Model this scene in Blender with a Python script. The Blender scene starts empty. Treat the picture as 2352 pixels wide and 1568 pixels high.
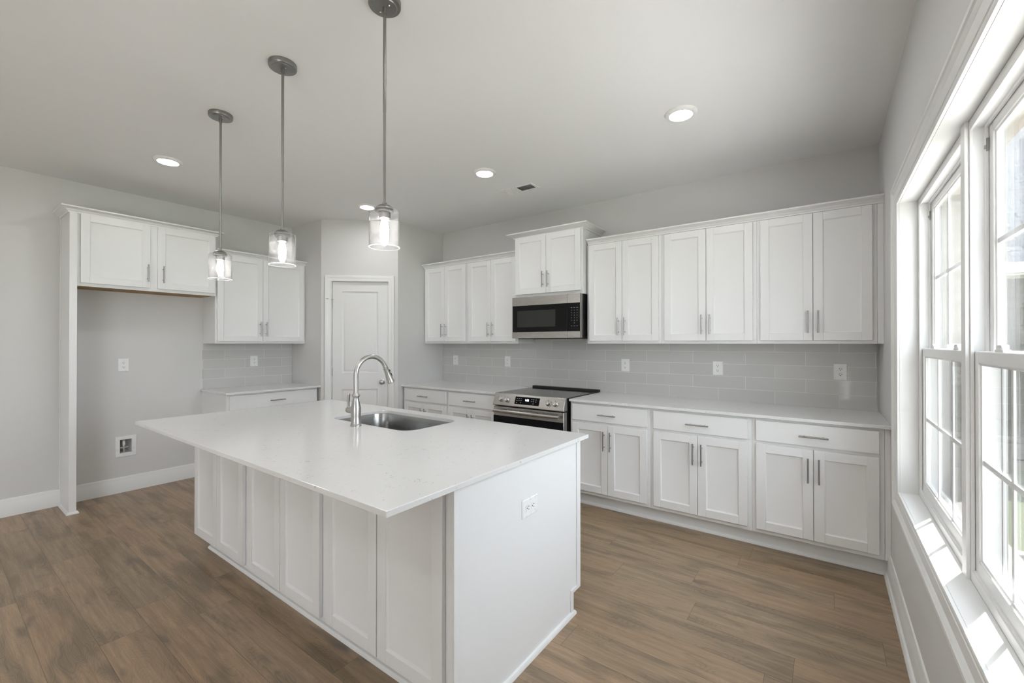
import bpy, bmesh, math, random
from mathutils import Vector, Matrix

random.seed(7)
scene = bpy.context.scene
COL = scene.collection
R_ = math.radians

# ------------------------------------------------------------------ camera
CAM_H = 1.3587
cam_d = bpy.data.cameras.new('camera')
cam_d.sensor_fit = 'HORIZONTAL'
cam_d.sensor_width = 36.0
cam_d.lens = 993.9 * 36.0 / 2352.0
cam_d.clip_start = 0.02
cam_d.clip_end = 200
cam = bpy.data.objects.new('camera', cam_d)
cam.location = (0, 0, CAM_H)
cam.rotation_euler = (R_(90 + 0.238), 0, R_(36.007))
COL.objects.link(cam)
scene.camera = cam

# ------------------------------------------------------------------ world, sun, exposure
scene.view_settings.view_transform = 'Standard'
scene.view_settings.look = 'None'
scene.view_settings.gamma = 1.0
scene.view_settings.use_curve_mapping = False
scene.view_settings.exposure = 0.64
scene.cycles.use_denoising = True
scene.cycles.max_bounces = 8
scene.cycles.diffuse_bounces = 5
scene.cycles.glossy_bounces = 4
scene.cycles.transparent_max_bounces = 14
scene.cycles.sample_clamp_indirect = 6.0

w = bpy.data.worlds.new('sky'); scene.world = w; w.use_nodes = True
bg = w.node_tree.nodes['Background']
bg.inputs['Color'].default_value = (0.85, 0.925, 1.0, 1)
bg.inputs['Strength'].default_value = 5.0

sun_d = bpy.data.lights.new('sun', 'SUN')
sun_d.energy = 24.0
sun_d.angle = R_(0.6)
sun_d.color = (1.0, 0.975, 0.94)
sun = bpy.data.objects.new('sun', sun_d)
SUN_EL = R_(56)
sd = Vector((-0.414 * math.cos(SUN_EL), -0.910 * math.cos(SUN_EL), -math.sin(SUN_EL)))
sun.rotation_euler = sd.to_track_quat('-Z', 'Y').to_euler()
sun.location = (6, 12, 12)
COL.objects.link(sun)

LAMP = 65.0        # recessed lamp diffusers
BULB = 85.0        # pendant bulbs

# ------------------------------------------------------------------ materials
MATS = {}
def new_mat(name):
    m = bpy.data.materials.new(name); m.use_nodes = True
    MATS[name] = m
    return m, m.node_tree, m.node_tree.nodes['Principled BSDF']

def N(nt, t, **kw):
    n = nt.nodes.new(t)
    for k, v in kw.items():
        setattr(n, k, v)
    return n

def link(nt, a, b):
    nt.links.new(a, b)

def mth(nt, op, a, b=None, c=None):
    n = N(nt, 'ShaderNodeMath', operation=op)
    for i, v in enumerate((a, b, c)):
        if v is None: continue
        if isinstance(v, (int, float)): n.inputs[i].default_value = v
        else: link(nt, v, n.inputs[i])
    return n.outputs[0]

def bump(nt, bsdf, height, strength=0.1, dist=0.01):
    b = N(nt, 'ShaderNodeBump'); b.inputs['Strength'].default_value = strength
    b.inputs['Distance'].default_value = dist
    link(nt, height, b.inputs['Height']); link(nt, b.outputs[0], bsdf.inputs['Normal'])

def paint(name, col, rough, noise=250, bs=0.03, spec=0.5):
    m, nt, b = new_mat(name)
    tc = N(nt, 'ShaderNodeTexCoord')
    n = N(nt, 'ShaderNodeTexNoise'); n.inputs['Scale'].default_value = noise; n.inputs['Detail'].default_value = 2
    link(nt, tc.outputs['Object'], n.inputs['Vector'])
    b.inputs['Base Color'].default_value = (*col, 1)
    b.inputs['Roughness'].default_value = rough
    b.inputs['Specular IOR Level'].default_value = spec
    bump(nt, b, n.outputs['Fac'], bs, 0.002)
    return m

def metal(name, col, rough, stretch=(1, 1, 60), amt=0.12):
    m, nt, b = new_mat(name)
    tc = N(nt, 'ShaderNodeTexCoord')
    mp = N(nt, 'ShaderNodeMapping'); mp.inputs['Scale'].default_value = stretch
    link(nt, tc.outputs['Object'], mp.inputs['Vector'])
    n = N(nt, 'ShaderNodeTexNoise'); n.inputs['Scale'].default_value = 8; n.inputs['Detail'].default_value = 3
    link(nt, mp.outputs[0], n.inputs['Vector'])
    r = N(nt, 'ShaderNodeMapRange'); r.inputs['To Min'].default_value = rough - amt / 2; r.inputs['To Max'].default_value = rough + amt / 2
    link(nt, n.outputs['Fac'], r.inputs['Value']); link(nt, r.outputs[0], b.inputs['Roughness'])
    b.inputs['Base Color'].default_value = (*col, 1); b.inputs['Metallic'].default_value = 1.0
    return m

def plain(name, col, rough=0.4, metallic=0.0, emit=None, es=0.0, spec=0.5):
    m, nt, b = new_mat(name)
    b.inputs['Base Color'].default_value = (*col, 1); b.inputs['Roughness'].default_value = rough
    b.inputs['Metallic'].default_value = metallic; b.inputs['Specular IOR Level'].default_value = spec
    if emit:
        b.inputs['Emission Color'].default_value = (*emit, 1); b.inputs['Emission Strength'].default_value = es
    # a faint procedural roughness variation
    tc = N(nt, 'ShaderNodeTexCoord'); n = N(nt, 'ShaderNodeTexNoise'); n.inputs['Scale'].default_value = 40
    link(nt, tc.outputs['Object'], n.inputs['Vector'])
    r = N(nt, 'ShaderNodeMapRange'); r.inputs['To Min'].default_value = max(0.01, rough - 0.03); r.inputs['To Max'].default_value = rough + 0.03
    link(nt, n.outputs['Fac'], r.inputs['Value']); link(nt, r.outputs[0], b.inputs['Roughness'])
    return m

M_CAB = paint('cabinet_white', (0.80, 0.80, 0.797), 0.32, 90, 0.01)
M_TRIM = paint('trim_white', (0.80, 0.80, 0.79), 0.30, 90, 0.01)
M_DOOR = paint('door_white', (0.77, 0.768, 0.763), 0.38, 120, 0.03)
M_WALL = paint('wall_greige', (0.665, 0.657, 0.647), 0.55, 220, 0.06)
M_CEIL = paint('ceiling_paint', (0.84, 0.84, 0.838), 0.75, 180, 0.08, 0.3)
M_PLAST = plain('white_plastic', (0.84, 0.84, 0.83), 0.28)
M_VINYL = plain('window_vinyl', (0.84, 0.84, 0.835), 0.3)
M_DARK = plain('dark_slot', (0.02, 0.02, 0.02), 0.5)
M_NICK = metal('brushed_nickel', (0.50, 0.49, 0.475), 0.30, (40, 40, 3))
M_PULL = metal('satin_nickel', (0.40, 0.39, 0.38), 0.32, (20, 20, 20))
M_PEND = metal('pendant_nickel', (0.30, 0.295, 0.285), 0.36, (20, 20, 5))
M_STEEL = metal('stainless', (0.47, 0.455, 0.435), 0.27, (2, 40, 120), 0.06)
M_SINK = metal('sink_steel', (0.42, 0.42, 0.415), 0.26, (3, 3, 0.5), 0.06)
M_CHROME = plain('chrome', (0.75, 0.75, 0.75), 0.12, 1.0)
M_BGLASS = plain('black_glass', (0.005, 0.005, 0.006), 0.06, spec=0.22)
M_WGLASS = plain('oven_window_glass', (0.030, 0.031, 0.029), 0.07, spec=0.3)
M_BLACK = plain('black_enamel', (0.012, 0.012, 0.012), 0.35)
M_COOK = plain('cooktop_glass', (0.012, 0.012, 0.013), 0.10)
M_MARK = plain('printed_marking', (0.38, 0.38, 0.38), 0.5)
M_LED = plain('clock_digits', (0.6, 0.65, 0.7), 0.5, 0, (0.85, 0.92, 1.0), 3.0)
M_WOOD = paint('raw_plywood', (0.36, 0.22, 0.09), 0.6, 60, 0.05)
M_LAMP = plain('lamp_diffuser', (0.9, 0.9, 0.9), 0.5, 0, (0.98, 0.99, 1.0), LAMP)
M_BULB = plain('lit_bulb', (0.9, 0.9, 0.9), 0.5, 0, (1.0, 0.985, 0.96), BULB)

# quartz
m, nt, b = new_mat('white_quartz'); M_QUARTZ = m
tc = N(nt, 'ShaderNodeTexCoord')
n1 = N(nt, 'ShaderNodeTexNoise'); n1.inputs['Scale'].default_value = 7; n1.inputs['Detail'].default_value = 8; n1.inputs['Distortion'].default_value = 1.2
n2 = N(nt, 'ShaderNodeTexNoise'); n2.inputs['Scale'].default_value = 38; n2.inputs['Detail'].default_value = 3; n2.inputs['Distortion'].default_value = 2.0
for n in (n1, n2): link(nt, tc.outputs['Object'], n.inputs['Vector'])
def line_mask(src, centre, width):
    d = mth(nt, 'ABSOLUTE', mth(nt, 'SUBTRACT', src, centre))
    r = N(nt, 'ShaderNodeMapRange'); r.inputs['From Min'].default_value = 0; r.inputs['From Max'].default_value = width
    r.inputs['To Min'].default_value = 1; r.inputs['To Max'].default_value = 0
    link(nt, d, r.inputs['Value']); return r.outputs[0]
v1 = line_mask(n1.outputs['Fac'], 0.5, 0.012)
gate = N(nt, 'ShaderNodeMapRange'); gate.inputs['From Min'].default_value = 0.56; gate.inputs['From Max'].default_value = 0.62
link(nt, n2.outputs['Fac'], gate.inputs['Value'])
v = mth(nt, 'MULTIPLY', v1, gate.outputs[0])
mx = N(nt, 'ShaderNodeMix', data_type='RGBA'); link(nt, v, mx.inputs['Factor'])
mx.inputs['A'].default_value = (0.74, 0.736, 0.73, 1); mx.inputs['B'].default_value = (0.50, 0.49, 0.48, 1)
link(nt, mx.outputs['Result'], b.inputs['Base Color'])
b.inputs['Roughness'].default_value = 0.13
b.inputs['Specular IOR Level'].default_value = 0.55

# glazed subway tile: u, v in the tile's object space (x along the wall, z up)
def tile_mat(name, off_x):
    m, nt, b = new_mat(name)
    tc = N(nt, 'ShaderNodeTexCoord'); sx = N(nt, 'ShaderNodeSeparateXYZ'); link(nt, tc.outputs['Object'], sx.inputs[0])
    X, Z = sx.outputs[0], sx.outputs[2]
    rowf = mth(nt, 'DIVIDE', mth(nt, 'SUBTRACT', Z, 0.888), 0.1005)
    row = mth(nt, 'FLOOR', rowf)
    odd = mth(nt, 'MULTIPLY', mth(nt, 'MODULO', mth(nt, 'ADD', row, 20), 2), 0.5)
    uf = mth(nt, 'ADD', mth(nt, 'DIVIDE', mth(nt, 'SUBTRACT', X, off_x), 0.4), odd)
    col = mth(nt, 'FLOOR', uf)
    fu, fv = mth(nt, 'FRACT', uf), mth(nt, 'FRACT', rowf)
    du = mth(nt, 'MULTIPLY', mth(nt, 'MINIMUM', fu, mth(nt, 'SUBTRACT', 1, fu)), 0.4)
    dv = mth(nt, 'MULTIPLY', mth(nt, 'MINIMUM', fv, mth(nt, 'SUBTRACT', 1, fv)), 0.1005)
    d = mth(nt, 'MINIMUM', du, dv)
    g = N(nt, 'ShaderNodeMapRange'); g.interpolation_type = 'SMOOTHSTEP'
    g.inputs['From Min'].default_value = 0.0006; g.inputs['From Max'].default_value = 0.0020
    link(nt, d, g.inputs['Value'])
    cmb = N(nt, 'ShaderNodeCombineXYZ'); link(nt, row, cmb.inputs[0]); link(nt, col, cmb.inputs[1])
    wn = N(nt, 'ShaderNodeTexWhiteNoise', noise_dimensions='2D'); link(nt, cmb.outputs[0], wn.inputs['Vector'])
    tone = N(nt, 'ShaderNodeMix', data_type='RGBA'); link(nt, wn.outputs['Value'], tone.inputs['Factor'])
    tone.inputs['A'].default_value = (0.55, 0.542, 0.53, 1); tone.inputs['B'].default_value = (0.58, 0.572, 0.56, 1)
    c = N(nt, 'ShaderNodeMix', data_type='RGBA'); link(nt, g.outputs[0], c.inputs['Factor'])
    c.inputs['A'].default_value = (0.74, 0.735, 0.72, 1); link(nt, tone.outputs['Result'], c.inputs['B'])
    link(nt, c.outputs['Result'], b.inputs['Base Color'])
    rr = N(nt, 'ShaderNodeMapRange'); rr.inputs['To Min'].default_value = 0.6; rr.inputs['To Max'].default_value = 0.07
    link(nt, g.outputs[0], rr.inputs['Value']); link(nt, rr.outputs[0], b.inputs['Roughness'])
    nz = N(nt, 'ShaderNodeTexNoise'); nz.inputs['Scale'].default_value = 22; nz.inputs['Detail'].default_value = 2
    link(nt, tc.outputs['Object'], nz.inputs['Vector'])
    h = mth(nt, 'ADD', mth(nt, 'MULTIPLY', nz.outputs['Fac'], 0.5), mth(nt, 'ADD', g.outputs[0], mth(nt, 'MULTIPLY', wn.outputs['Value'], 0.0)))
    bump(nt, b, h, 0.35, 0.0015)
    return m
M_TILE_B = tile_mat('backsplash_tile_long', 0.074)
M_TILE_L = tile_mat('backsplash_tile_short', 0.40)

# plank floor (planks run along X)
m, nt, b = new_mat('vinyl_plank'); M_FLOOR = m
tc = N(nt, 'ShaderNodeTexCoord'); sx = N(nt, 'ShaderNodeSeparateXYZ'); link(nt, tc.outputs['Object'], sx.inputs[0])
X, Y = sx.outputs[0], sx.outputs[1]
PW, PL = 0.1745, 1.22
rf = mth(nt, 'DIVIDE', mth(nt, 'SUBTRACT', Y, 2.232 - 40 * PW), PW); row = mth(nt, 'FLOOR', rf)
wr = N(nt, 'ShaderNodeTexWhiteNoise', noise_dimensions='1D'); link(nt, row, wr.inputs['W'])
cf = mth(nt, 'ADD', mth(nt, 'DIVIDE', mth(nt, 'ADD', X, 20), PL), mth(nt, 'MULTIPLY', wr.outputs['Value'], 7.3)); colm = mth(nt, 'FLOOR', cf)
fr, fc = mth(nt, 'FRACT', rf), mth(nt, 'FRACT', cf)
dy = mth(nt, 'MULTIPLY', mth(nt, 'MINIMUM', fr, mth(nt, 'SUBTRACT', 1, fr)), PW)
dx = mth(nt, 'MULTIPLY', mth(nt, 'MINIMUM', fc, mth(nt, 'SUBTRACT', 1, fc)), PL)
seam = N(nt, 'ShaderNodeMapRange'); seam.inputs['From Min'].default_value = 0.0004; seam.inputs['From Max'].default_value = 0.0016
link(nt, mth(nt, 'MINIMUM', dx, dy), seam.inputs['Value'])
cb = N(nt, 'ShaderNodeCombineXYZ'); link(nt, row, cb.inputs[0]); link(nt, colm, cb.inputs[1])
wp = N(nt, 'ShaderNodeTexWhiteNoise', noise_dimensions='2D'); link(nt, cb.outputs[0], wp.inputs['Vector'])
wps = N(nt, 'ShaderNodeSeparateColor'); link(nt, wp.outputs['Color'], wps.inputs[0])
# grain coordinates: shifted per plank, stretched along X
gx = mth(nt, 'ADD', mth(nt, 'MULTIPLY', X, 1.0), mth(nt, 'MULTIPLY', wps.outputs[0], 37.0))
gy = mth(nt, 'ADD', Y, mth(nt, 'MULTIPLY', wps.outputs[1], 19.0))
gv = N(nt, 'ShaderNodeCombineXYZ'); link(nt, gx, gv.inputs[0]); link(nt, mth(nt, 'MULTIPLY', gy, 5.0), gv.inputs[1])
big = N(nt, 'ShaderNodeTexNoise'); big.inputs['Scale'].default_value = 1.9; big.inputs['Detail'].default_value = 3; big.inputs['Roughness'].default_value = 0.5
big.inputs['Distortion'].default_value = 0.5
link(nt, gv.outputs[0], big.inputs['Vector'])
# cathedral figure: contour lines of a smooth stretched field
gv3 = N(nt, 'ShaderNodeCombineXYZ'); link(nt, mth(nt, 'MULTIPLY', gx, 1.0), gv3.inputs[0]); link(nt, mth(nt, 'MULTIPLY', gy, 4.2), gv3.inputs[1])
cat = N(nt, 'ShaderNodeTexNoise'); cat.inputs['Scale'].default_value = 1.6; cat.inputs['Detail'].default_value = 2.0; cat.inputs['Distortion'].default_value = 0.25
link(nt, gv3.outputs[0], cat.inputs['Vector'])
ring = mth(nt, 'FRACT', mth(nt, 'MULTIPLY', cat.outputs['Fac'], 46.0))
ringd = mth(nt, 'POWER', mth(nt, 'ABSOLUTE', mth(nt, 'SUBTRACT', mth(nt, 'MULTIPLY', ring, 2), 1)), 4.0)
gate = N(nt, 'ShaderNodeMapRange'); gate.interpolation_type = 'SMOOTHSTEP'; gate.inputs['From Min'].default_value = 0.46; gate.inputs['From Max'].default_value = 0.66
link(nt, big.outputs['Fac'], gate.inputs['Value'])
# knots / dark clouds
gv4 = N(nt, 'ShaderNodeCombineXYZ'); link(nt, mth(nt, 'MULTIPLY', gx, 1.0), gv4.inputs[0]); link(nt, mth(nt, 'MULTIPLY', gy, 2.2), gv4.inputs[1])
kn = N(nt, 'ShaderNodeTexNoise'); kn.inputs['Scale'].default_value = 3.4; kn.inputs['Detail'].default_value = 2.5; kn.inputs['Distortion'].default_value = 0.35
link(nt, gv4.outputs[0], kn.inputs['Vector'])
kg = N(nt, 'ShaderNodeMapRange'); kg.interpolation_type = 'SMOOTHSTEP'; kg.inputs['From Min'].default_value = 0.60; kg.inputs['From Max'].default_value = 0.82
link(nt, kn.outputs['Fac'], kg.inputs['Value'])
# fine fibre
gv2 = N(nt, 'ShaderNodeCombineXYZ'); link(nt, mth(nt, 'MULTIPLY', gx, 6.0), gv2.inputs[0]); link(nt, mth(nt, 'MULTIPLY', gy, 160.0), gv2.inputs[1])
fine = N(nt, 'ShaderNodeTexNoise'); fine.inputs['Scale'].default_value = 1.6; fine.inputs['Detail'].default_value = 5; fine.inputs['Roughness'].default_value = 0.7
link(nt, gv2.outputs[0], fine.inputs['Vector'])
base = N(nt, 'ShaderNodeMix', data_type='RGBA'); link(nt, wps.outputs[2], base.inputs['Factor'])
base.inputs['A'].default_value = (0.338, 0.221, 0.132, 1); base.inputs['B'].default_value = (0.300, 0.215, 0.133, 1)
c1 = N(nt, 'ShaderNodeMix', data_type='RGBA'); link(nt, gate.outputs[0], c1.inputs['Factor'])
link(nt, base.outputs['Result'], c1.inputs['A']); c1.inputs['B'].default_value = (0.213, 0.150, 0.088, 1)
c2 = N(nt, 'ShaderNodeMix', data_type='RGBA'); link(nt, mth(nt, 'MULTIPLY', ringd, mth(nt, 'ADD', mth(nt, 'MULTIPLY', gate.outputs[0], 0.58), 0.20)), c2.inputs['Factor'])
link(nt, c1.outputs['Result'], c2.inputs['A']); c2.inputs['B'].default_value = (0.117, 0.085, 0.061, 1)
c3 = N(nt, 'ShaderNodeMix', data_type='RGBA'); link(nt, mth(nt, 'MULTIPLY', kg.outputs[0], 0.95), c3.inputs['Factor'])
link(nt, c2.outputs['Result'], c3.inputs['A']); c3.inputs['B'].default_value = (0.103, 0.077, 0.058, 1)
ff = N(nt, 'ShaderNodeMapRange'); ff.inputs['From Min'].default_value = 0.3; ff.inputs['From Max'].default_value = 0.7; ff.inputs['To Min'].default_value = 0.78; ff.inputs['To Max'].default_value = 1.20
link(nt, fine.outputs['Fac'], ff.inputs['Value'])
gv5 = N(nt, 'ShaderNodeCombineXYZ'); link(nt, mth(nt, 'MULTIPLY', gx, 1.1), gv5.inputs[0]); link(nt, mth(nt, 'MULTIPLY', gy, 26.0), gv5.inputs[1])
strk = N(nt, 'ShaderNodeTexNoise'); strk.inputs['Scale'].default_value = 1.7; strk.inputs['Detail'].default_value = 4; strk.inputs['Distortion'].default_value = 0.4
link(nt, gv5.outputs[0], strk.inputs['Vector'])
st = N(nt, 'ShaderNodeMapRange'); st.inputs['From Min'].default_value = 0.3; st.inputs['From Max'].default_value = 0.7; st.inputs['To Min'].default_value = 0.80; st.inputs['To Max'].default_value = 1.18
link(nt, strk.outputs['Fac'], st.inputs['Value'])
tone = mth(nt, 'MULTIPLY', mth(nt, 'MULTIPLY', ff.outputs[0], st.outputs[0]), mth(nt, 'MULTIPLY', mth(nt, 'ADD', mth(nt, 'MULTIPLY', seam.outputs[0], 0.55), 0.45), mth(nt, 'ADD', mth(nt, 'MULTIPLY', wp.outputs['Value'], 0.12), 0.95)))
c4 = N(nt, 'ShaderNodeVectorMath', operation='SCALE'); link(nt, c3.outputs['Result'], c4.inputs[0]); link(nt, tone, c4.inputs['Scale'])
link(nt, c4.outputs[0], b.inputs['Base Color'])
b.inputs['Roughness'].default_value = 0.38
b.inputs['Specular IOR Level'].default_value = 0.85
bump(nt, b, mth(nt, 'ADD', seam.outputs[0], mth(nt, 'MULTIPLY', fine.outputs['Fac'], 0.25)), 0.25, 0.001)

def thin_glass(name, tint, seeded=False):
    m = bpy.data.materials.new(name); m.use_nodes = True; nt = m.node_tree
    nt.nodes.remove(nt.nodes['Principled BSDF'])
    out = nt.nodes['Material Output']
    tr = N(nt, 'ShaderNodeBsdfTransparent'); tr.inputs[0].default_value = (*tint, 1)
    gl = N(nt, 'ShaderNodeBsdfGlossy'); gl.inputs['Roughness'].default_value = 0.02
    lw = N(nt, 'ShaderNodeLayerWeight'); lw.inputs['Blend'].default_value = 0.5
    schlick = mth(nt, 'ADD', mth(nt, 'MULTIPLY', mth(nt, 'POWER', lw.outputs['Facing'], 5), 0.70), 0.035)
    mix = N(nt, 'ShaderNodeMixShader')
    if seeded:
        tc = N(nt, 'ShaderNodeTexCoord'); vo = N(nt, 'ShaderNodeTexVoronoi'); vo.inputs['Scale'].default_value = 290
        link(nt, tc.outputs['Object'], vo.inputs['Vector'])
        nz = N(nt, 'ShaderNodeTexNoise'); nz.inputs['Scale'].default_value = 60; link(nt, tc.outputs['Object'], nz.inputs['Vector'])
        seed = N(nt, 'ShaderNodeMapRange'); seed.inputs['From Min'].default_value = 0.30; seed.inputs['From Max'].default_value = 0.18
        seed.inputs['To Min'].default_value = 0.0; seed.inputs['To Max'].default_value = 1.0
        link(nt, mth(nt, 'ADD', vo.outputs['Distance'], mth(nt, 'MULTIPLY', mth(nt, 'SUBTRACT', nz.outputs['Fac'], 0.5), 0.55)), seed.inputs['Value'])
        bp = N(nt, 'ShaderNodeBump'); bp.inputs['Strength'].default_value = 0.35; bp.inputs['Distance'].default_value = 0.002
        link(nt, seed.outputs[0], bp.inputs['Height']); link(nt, bp.outputs[0], gl.inputs['Normal']); link(nt, bp.outputs[0], lw.inputs['Normal'])
        tl = N(nt, 'ShaderNodeBsdfTranslucent'); tl.inputs[0].default_value = (0.9, 0.9, 0.9, 1)
        gm = N(nt, 'ShaderNodeMixShader'); gm.inputs[0].default_value = 0.5; link(nt, gl.outputs[0], gm.inputs[1]); link(nt, tl.outputs[0], gm.inputs[2])
        m0 = N(nt, 'ShaderNodeMixShader')
        link(nt, mth(nt, 'MULTIPLY', seed.outputs[0], 0.20), m0.inputs[0]); link(nt, tr.outputs[0], m0.inputs[1]); link(nt, gm.outputs[0], m0.inputs[2])
        link(nt, schlick, mix.inputs[0]); link(nt, m0.outputs[0], mix.inputs[1]); link(nt, gl.outputs[0], mix.inputs[2])
    else:
        link(nt, schlick, mix.inputs[0]); link(nt, tr.outputs[0], mix.inputs[1]); link(nt, gl.outputs[0], mix.inputs[2])
    link(nt, mix.outputs[0], out.inputs['Surface'])
    return m
M_PANE = thin_glass('window_glass', (0.993, 0.996, 0.997))
m = bpy.data.materials.new('insect_screen'); m.use_nodes = True; M_SCREEN = m; nt = m.node_tree
nt.nodes.remove(nt.nodes['Principled BSDF'])
tr_ = N(nt, 'ShaderNodeBsdfTransparent'); df_ = N(nt, 'ShaderNodeBsdfDiffuse'); df_.inputs[0].default_value = (0.045, 0.047, 0.047, 1)
lw_ = N(nt, 'ShaderNodeLayerWeight'); lw_.inputs['Blend'].default_value = 0.5
mx_ = N(nt, 'ShaderNodeMixShader'); link(nt, mth(nt, 'ADD', mth(nt, 'MULTIPLY', mth(nt, 'POWER', lw_.outputs['Facing'], 2.5), 0.78), 0.20), mx_.inputs[0])
link(nt, tr_.outputs[0], mx_.inputs[1]); link(nt, df_.outputs[0], mx_.inputs[2]); link(nt, mx_.outputs[0], nt.nodes['Material Output'].inputs['Surface'])
M_SHADE = thin_glass('seeded_glass', (0.95, 0.95, 0.95), True)

m = bpy.data.materials.new('rim_glint'); m.use_nodes = True; M_RIM = m; nt = m.node_tree  # whitish translucent mix imitates light caught in a glass edge
nt.nodes.remove(nt.nodes['Principled BSDF'])
a_ = N(nt, 'ShaderNodeBsdfTransparent'); b_ = N(nt, 'ShaderNodeBsdfTranslucent'); b_.inputs[0].default_value = (0.9, 0.9, 0.9, 1)
c_ = N(nt, 'ShaderNodeMixShader'); c_.inputs[0].default_value = 0.55
link(nt, a_.outputs[0], c_.inputs[1]); link(nt, b_.outputs[0], c_.inputs[2]); link(nt, c_.outputs[0], nt.nodes['Material Output'].inputs['Surface'])
# exterior
m, nt, b = new_mat('lawn'); M_LAWN = m
tc = N(nt, 'ShaderNodeTexCoord'); n = N(nt, 'ShaderNodeTexNoise'); n.inputs['Scale'].default_value = 30; n.inputs['Detail'].default_value = 6
link(nt, tc.outputs['Object'], n.inputs['Vector'])
mx = N(nt, 'ShaderNodeMix', data_type='RGBA'); link(nt, n.outputs['Fac'], mx.inputs['Factor'])
mx.inputs['A'].default_value = (0.085, 0.105, 0.045, 1); mx.inputs['B'].default_value = (0.15, 0.185, 0.085, 1)
link(nt, mx.outputs['Result'], b.inputs['Base Color']); b.inputs['Roughness'].default_value = 0.9

def course_mat(name, c1, c2, mortar, sc, bw, bh, axes):
    m, nt, b = new_mat(name)
    tc = N(nt, 'ShaderNodeTexCoord'); sx = N(nt, 'ShaderNodeSeparateXYZ'); link(nt, tc.outputs['Object'], sx.inputs[0])
    cb = N(nt, 'ShaderNodeCombineXYZ')
    link(nt, sx.outputs[axes[0]], cb.inputs[0]); link(nt, sx.outputs[axes[1]], cb.inputs[1])
    br = N(nt, 'ShaderNodeTexBrick'); br.inputs['Scale'].default_value = 1.0
    br.inputs['Brick Width'].default_value = bw; br.inputs['Row Height'].default_value = bh; br.inputs['Mortar Size'].default_value = sc
    br.inputs['Color1'].default_value = (*c1, 1); br.inputs['Color2'].default_value = (*c2, 1); br.inputs['Mortar'].default_value = (*mortar, 1)
    link(nt, cb.outputs[0], br.inputs['Vector'])
    link(nt, br.outputs['Color'], b.inputs['Base Color']); b.inputs['Roughness'].default_value = 0.9; b.inputs['Specular IOR Level'].default_value = 0.1
    bump(nt, b, br.outputs['Fac'], -0.4, 0.01)
    return m
M_SHING = course_mat('roof_shingle', (0.034, 0.040, 0.050), (0.050, 0.058, 0.070), (0.010, 0.011, 0.013), 0.012, 0.33, 0.14, (0, 1))
M_BRICK = course_mat('tan_brick', (0.22, 0.19, 0.16), (0.28, 0.25, 0.21), (0.32, 0.30, 0.27), 0.008, 0.22, 0.075, (1, 2))
M_SIDING = course_mat('brown_brick', (0.05, 0.042, 0.032), (0.07, 0.058, 0.045), (0.09, 0.08, 0.07), 0.008, 0.22, 0.075, (0, 2))
M_SOFFIT = plain('soffit_white', (0.75, 0.75, 0.74), 0.5)
M_STONE = paint('edging_stone', (0.42, 0.40, 0.38), 0.8, 20, 0.3)
M_MULCH = paint('mulch_bed', (0.10, 0.06, 0.04), 0.95, 40, 0.8)

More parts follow.
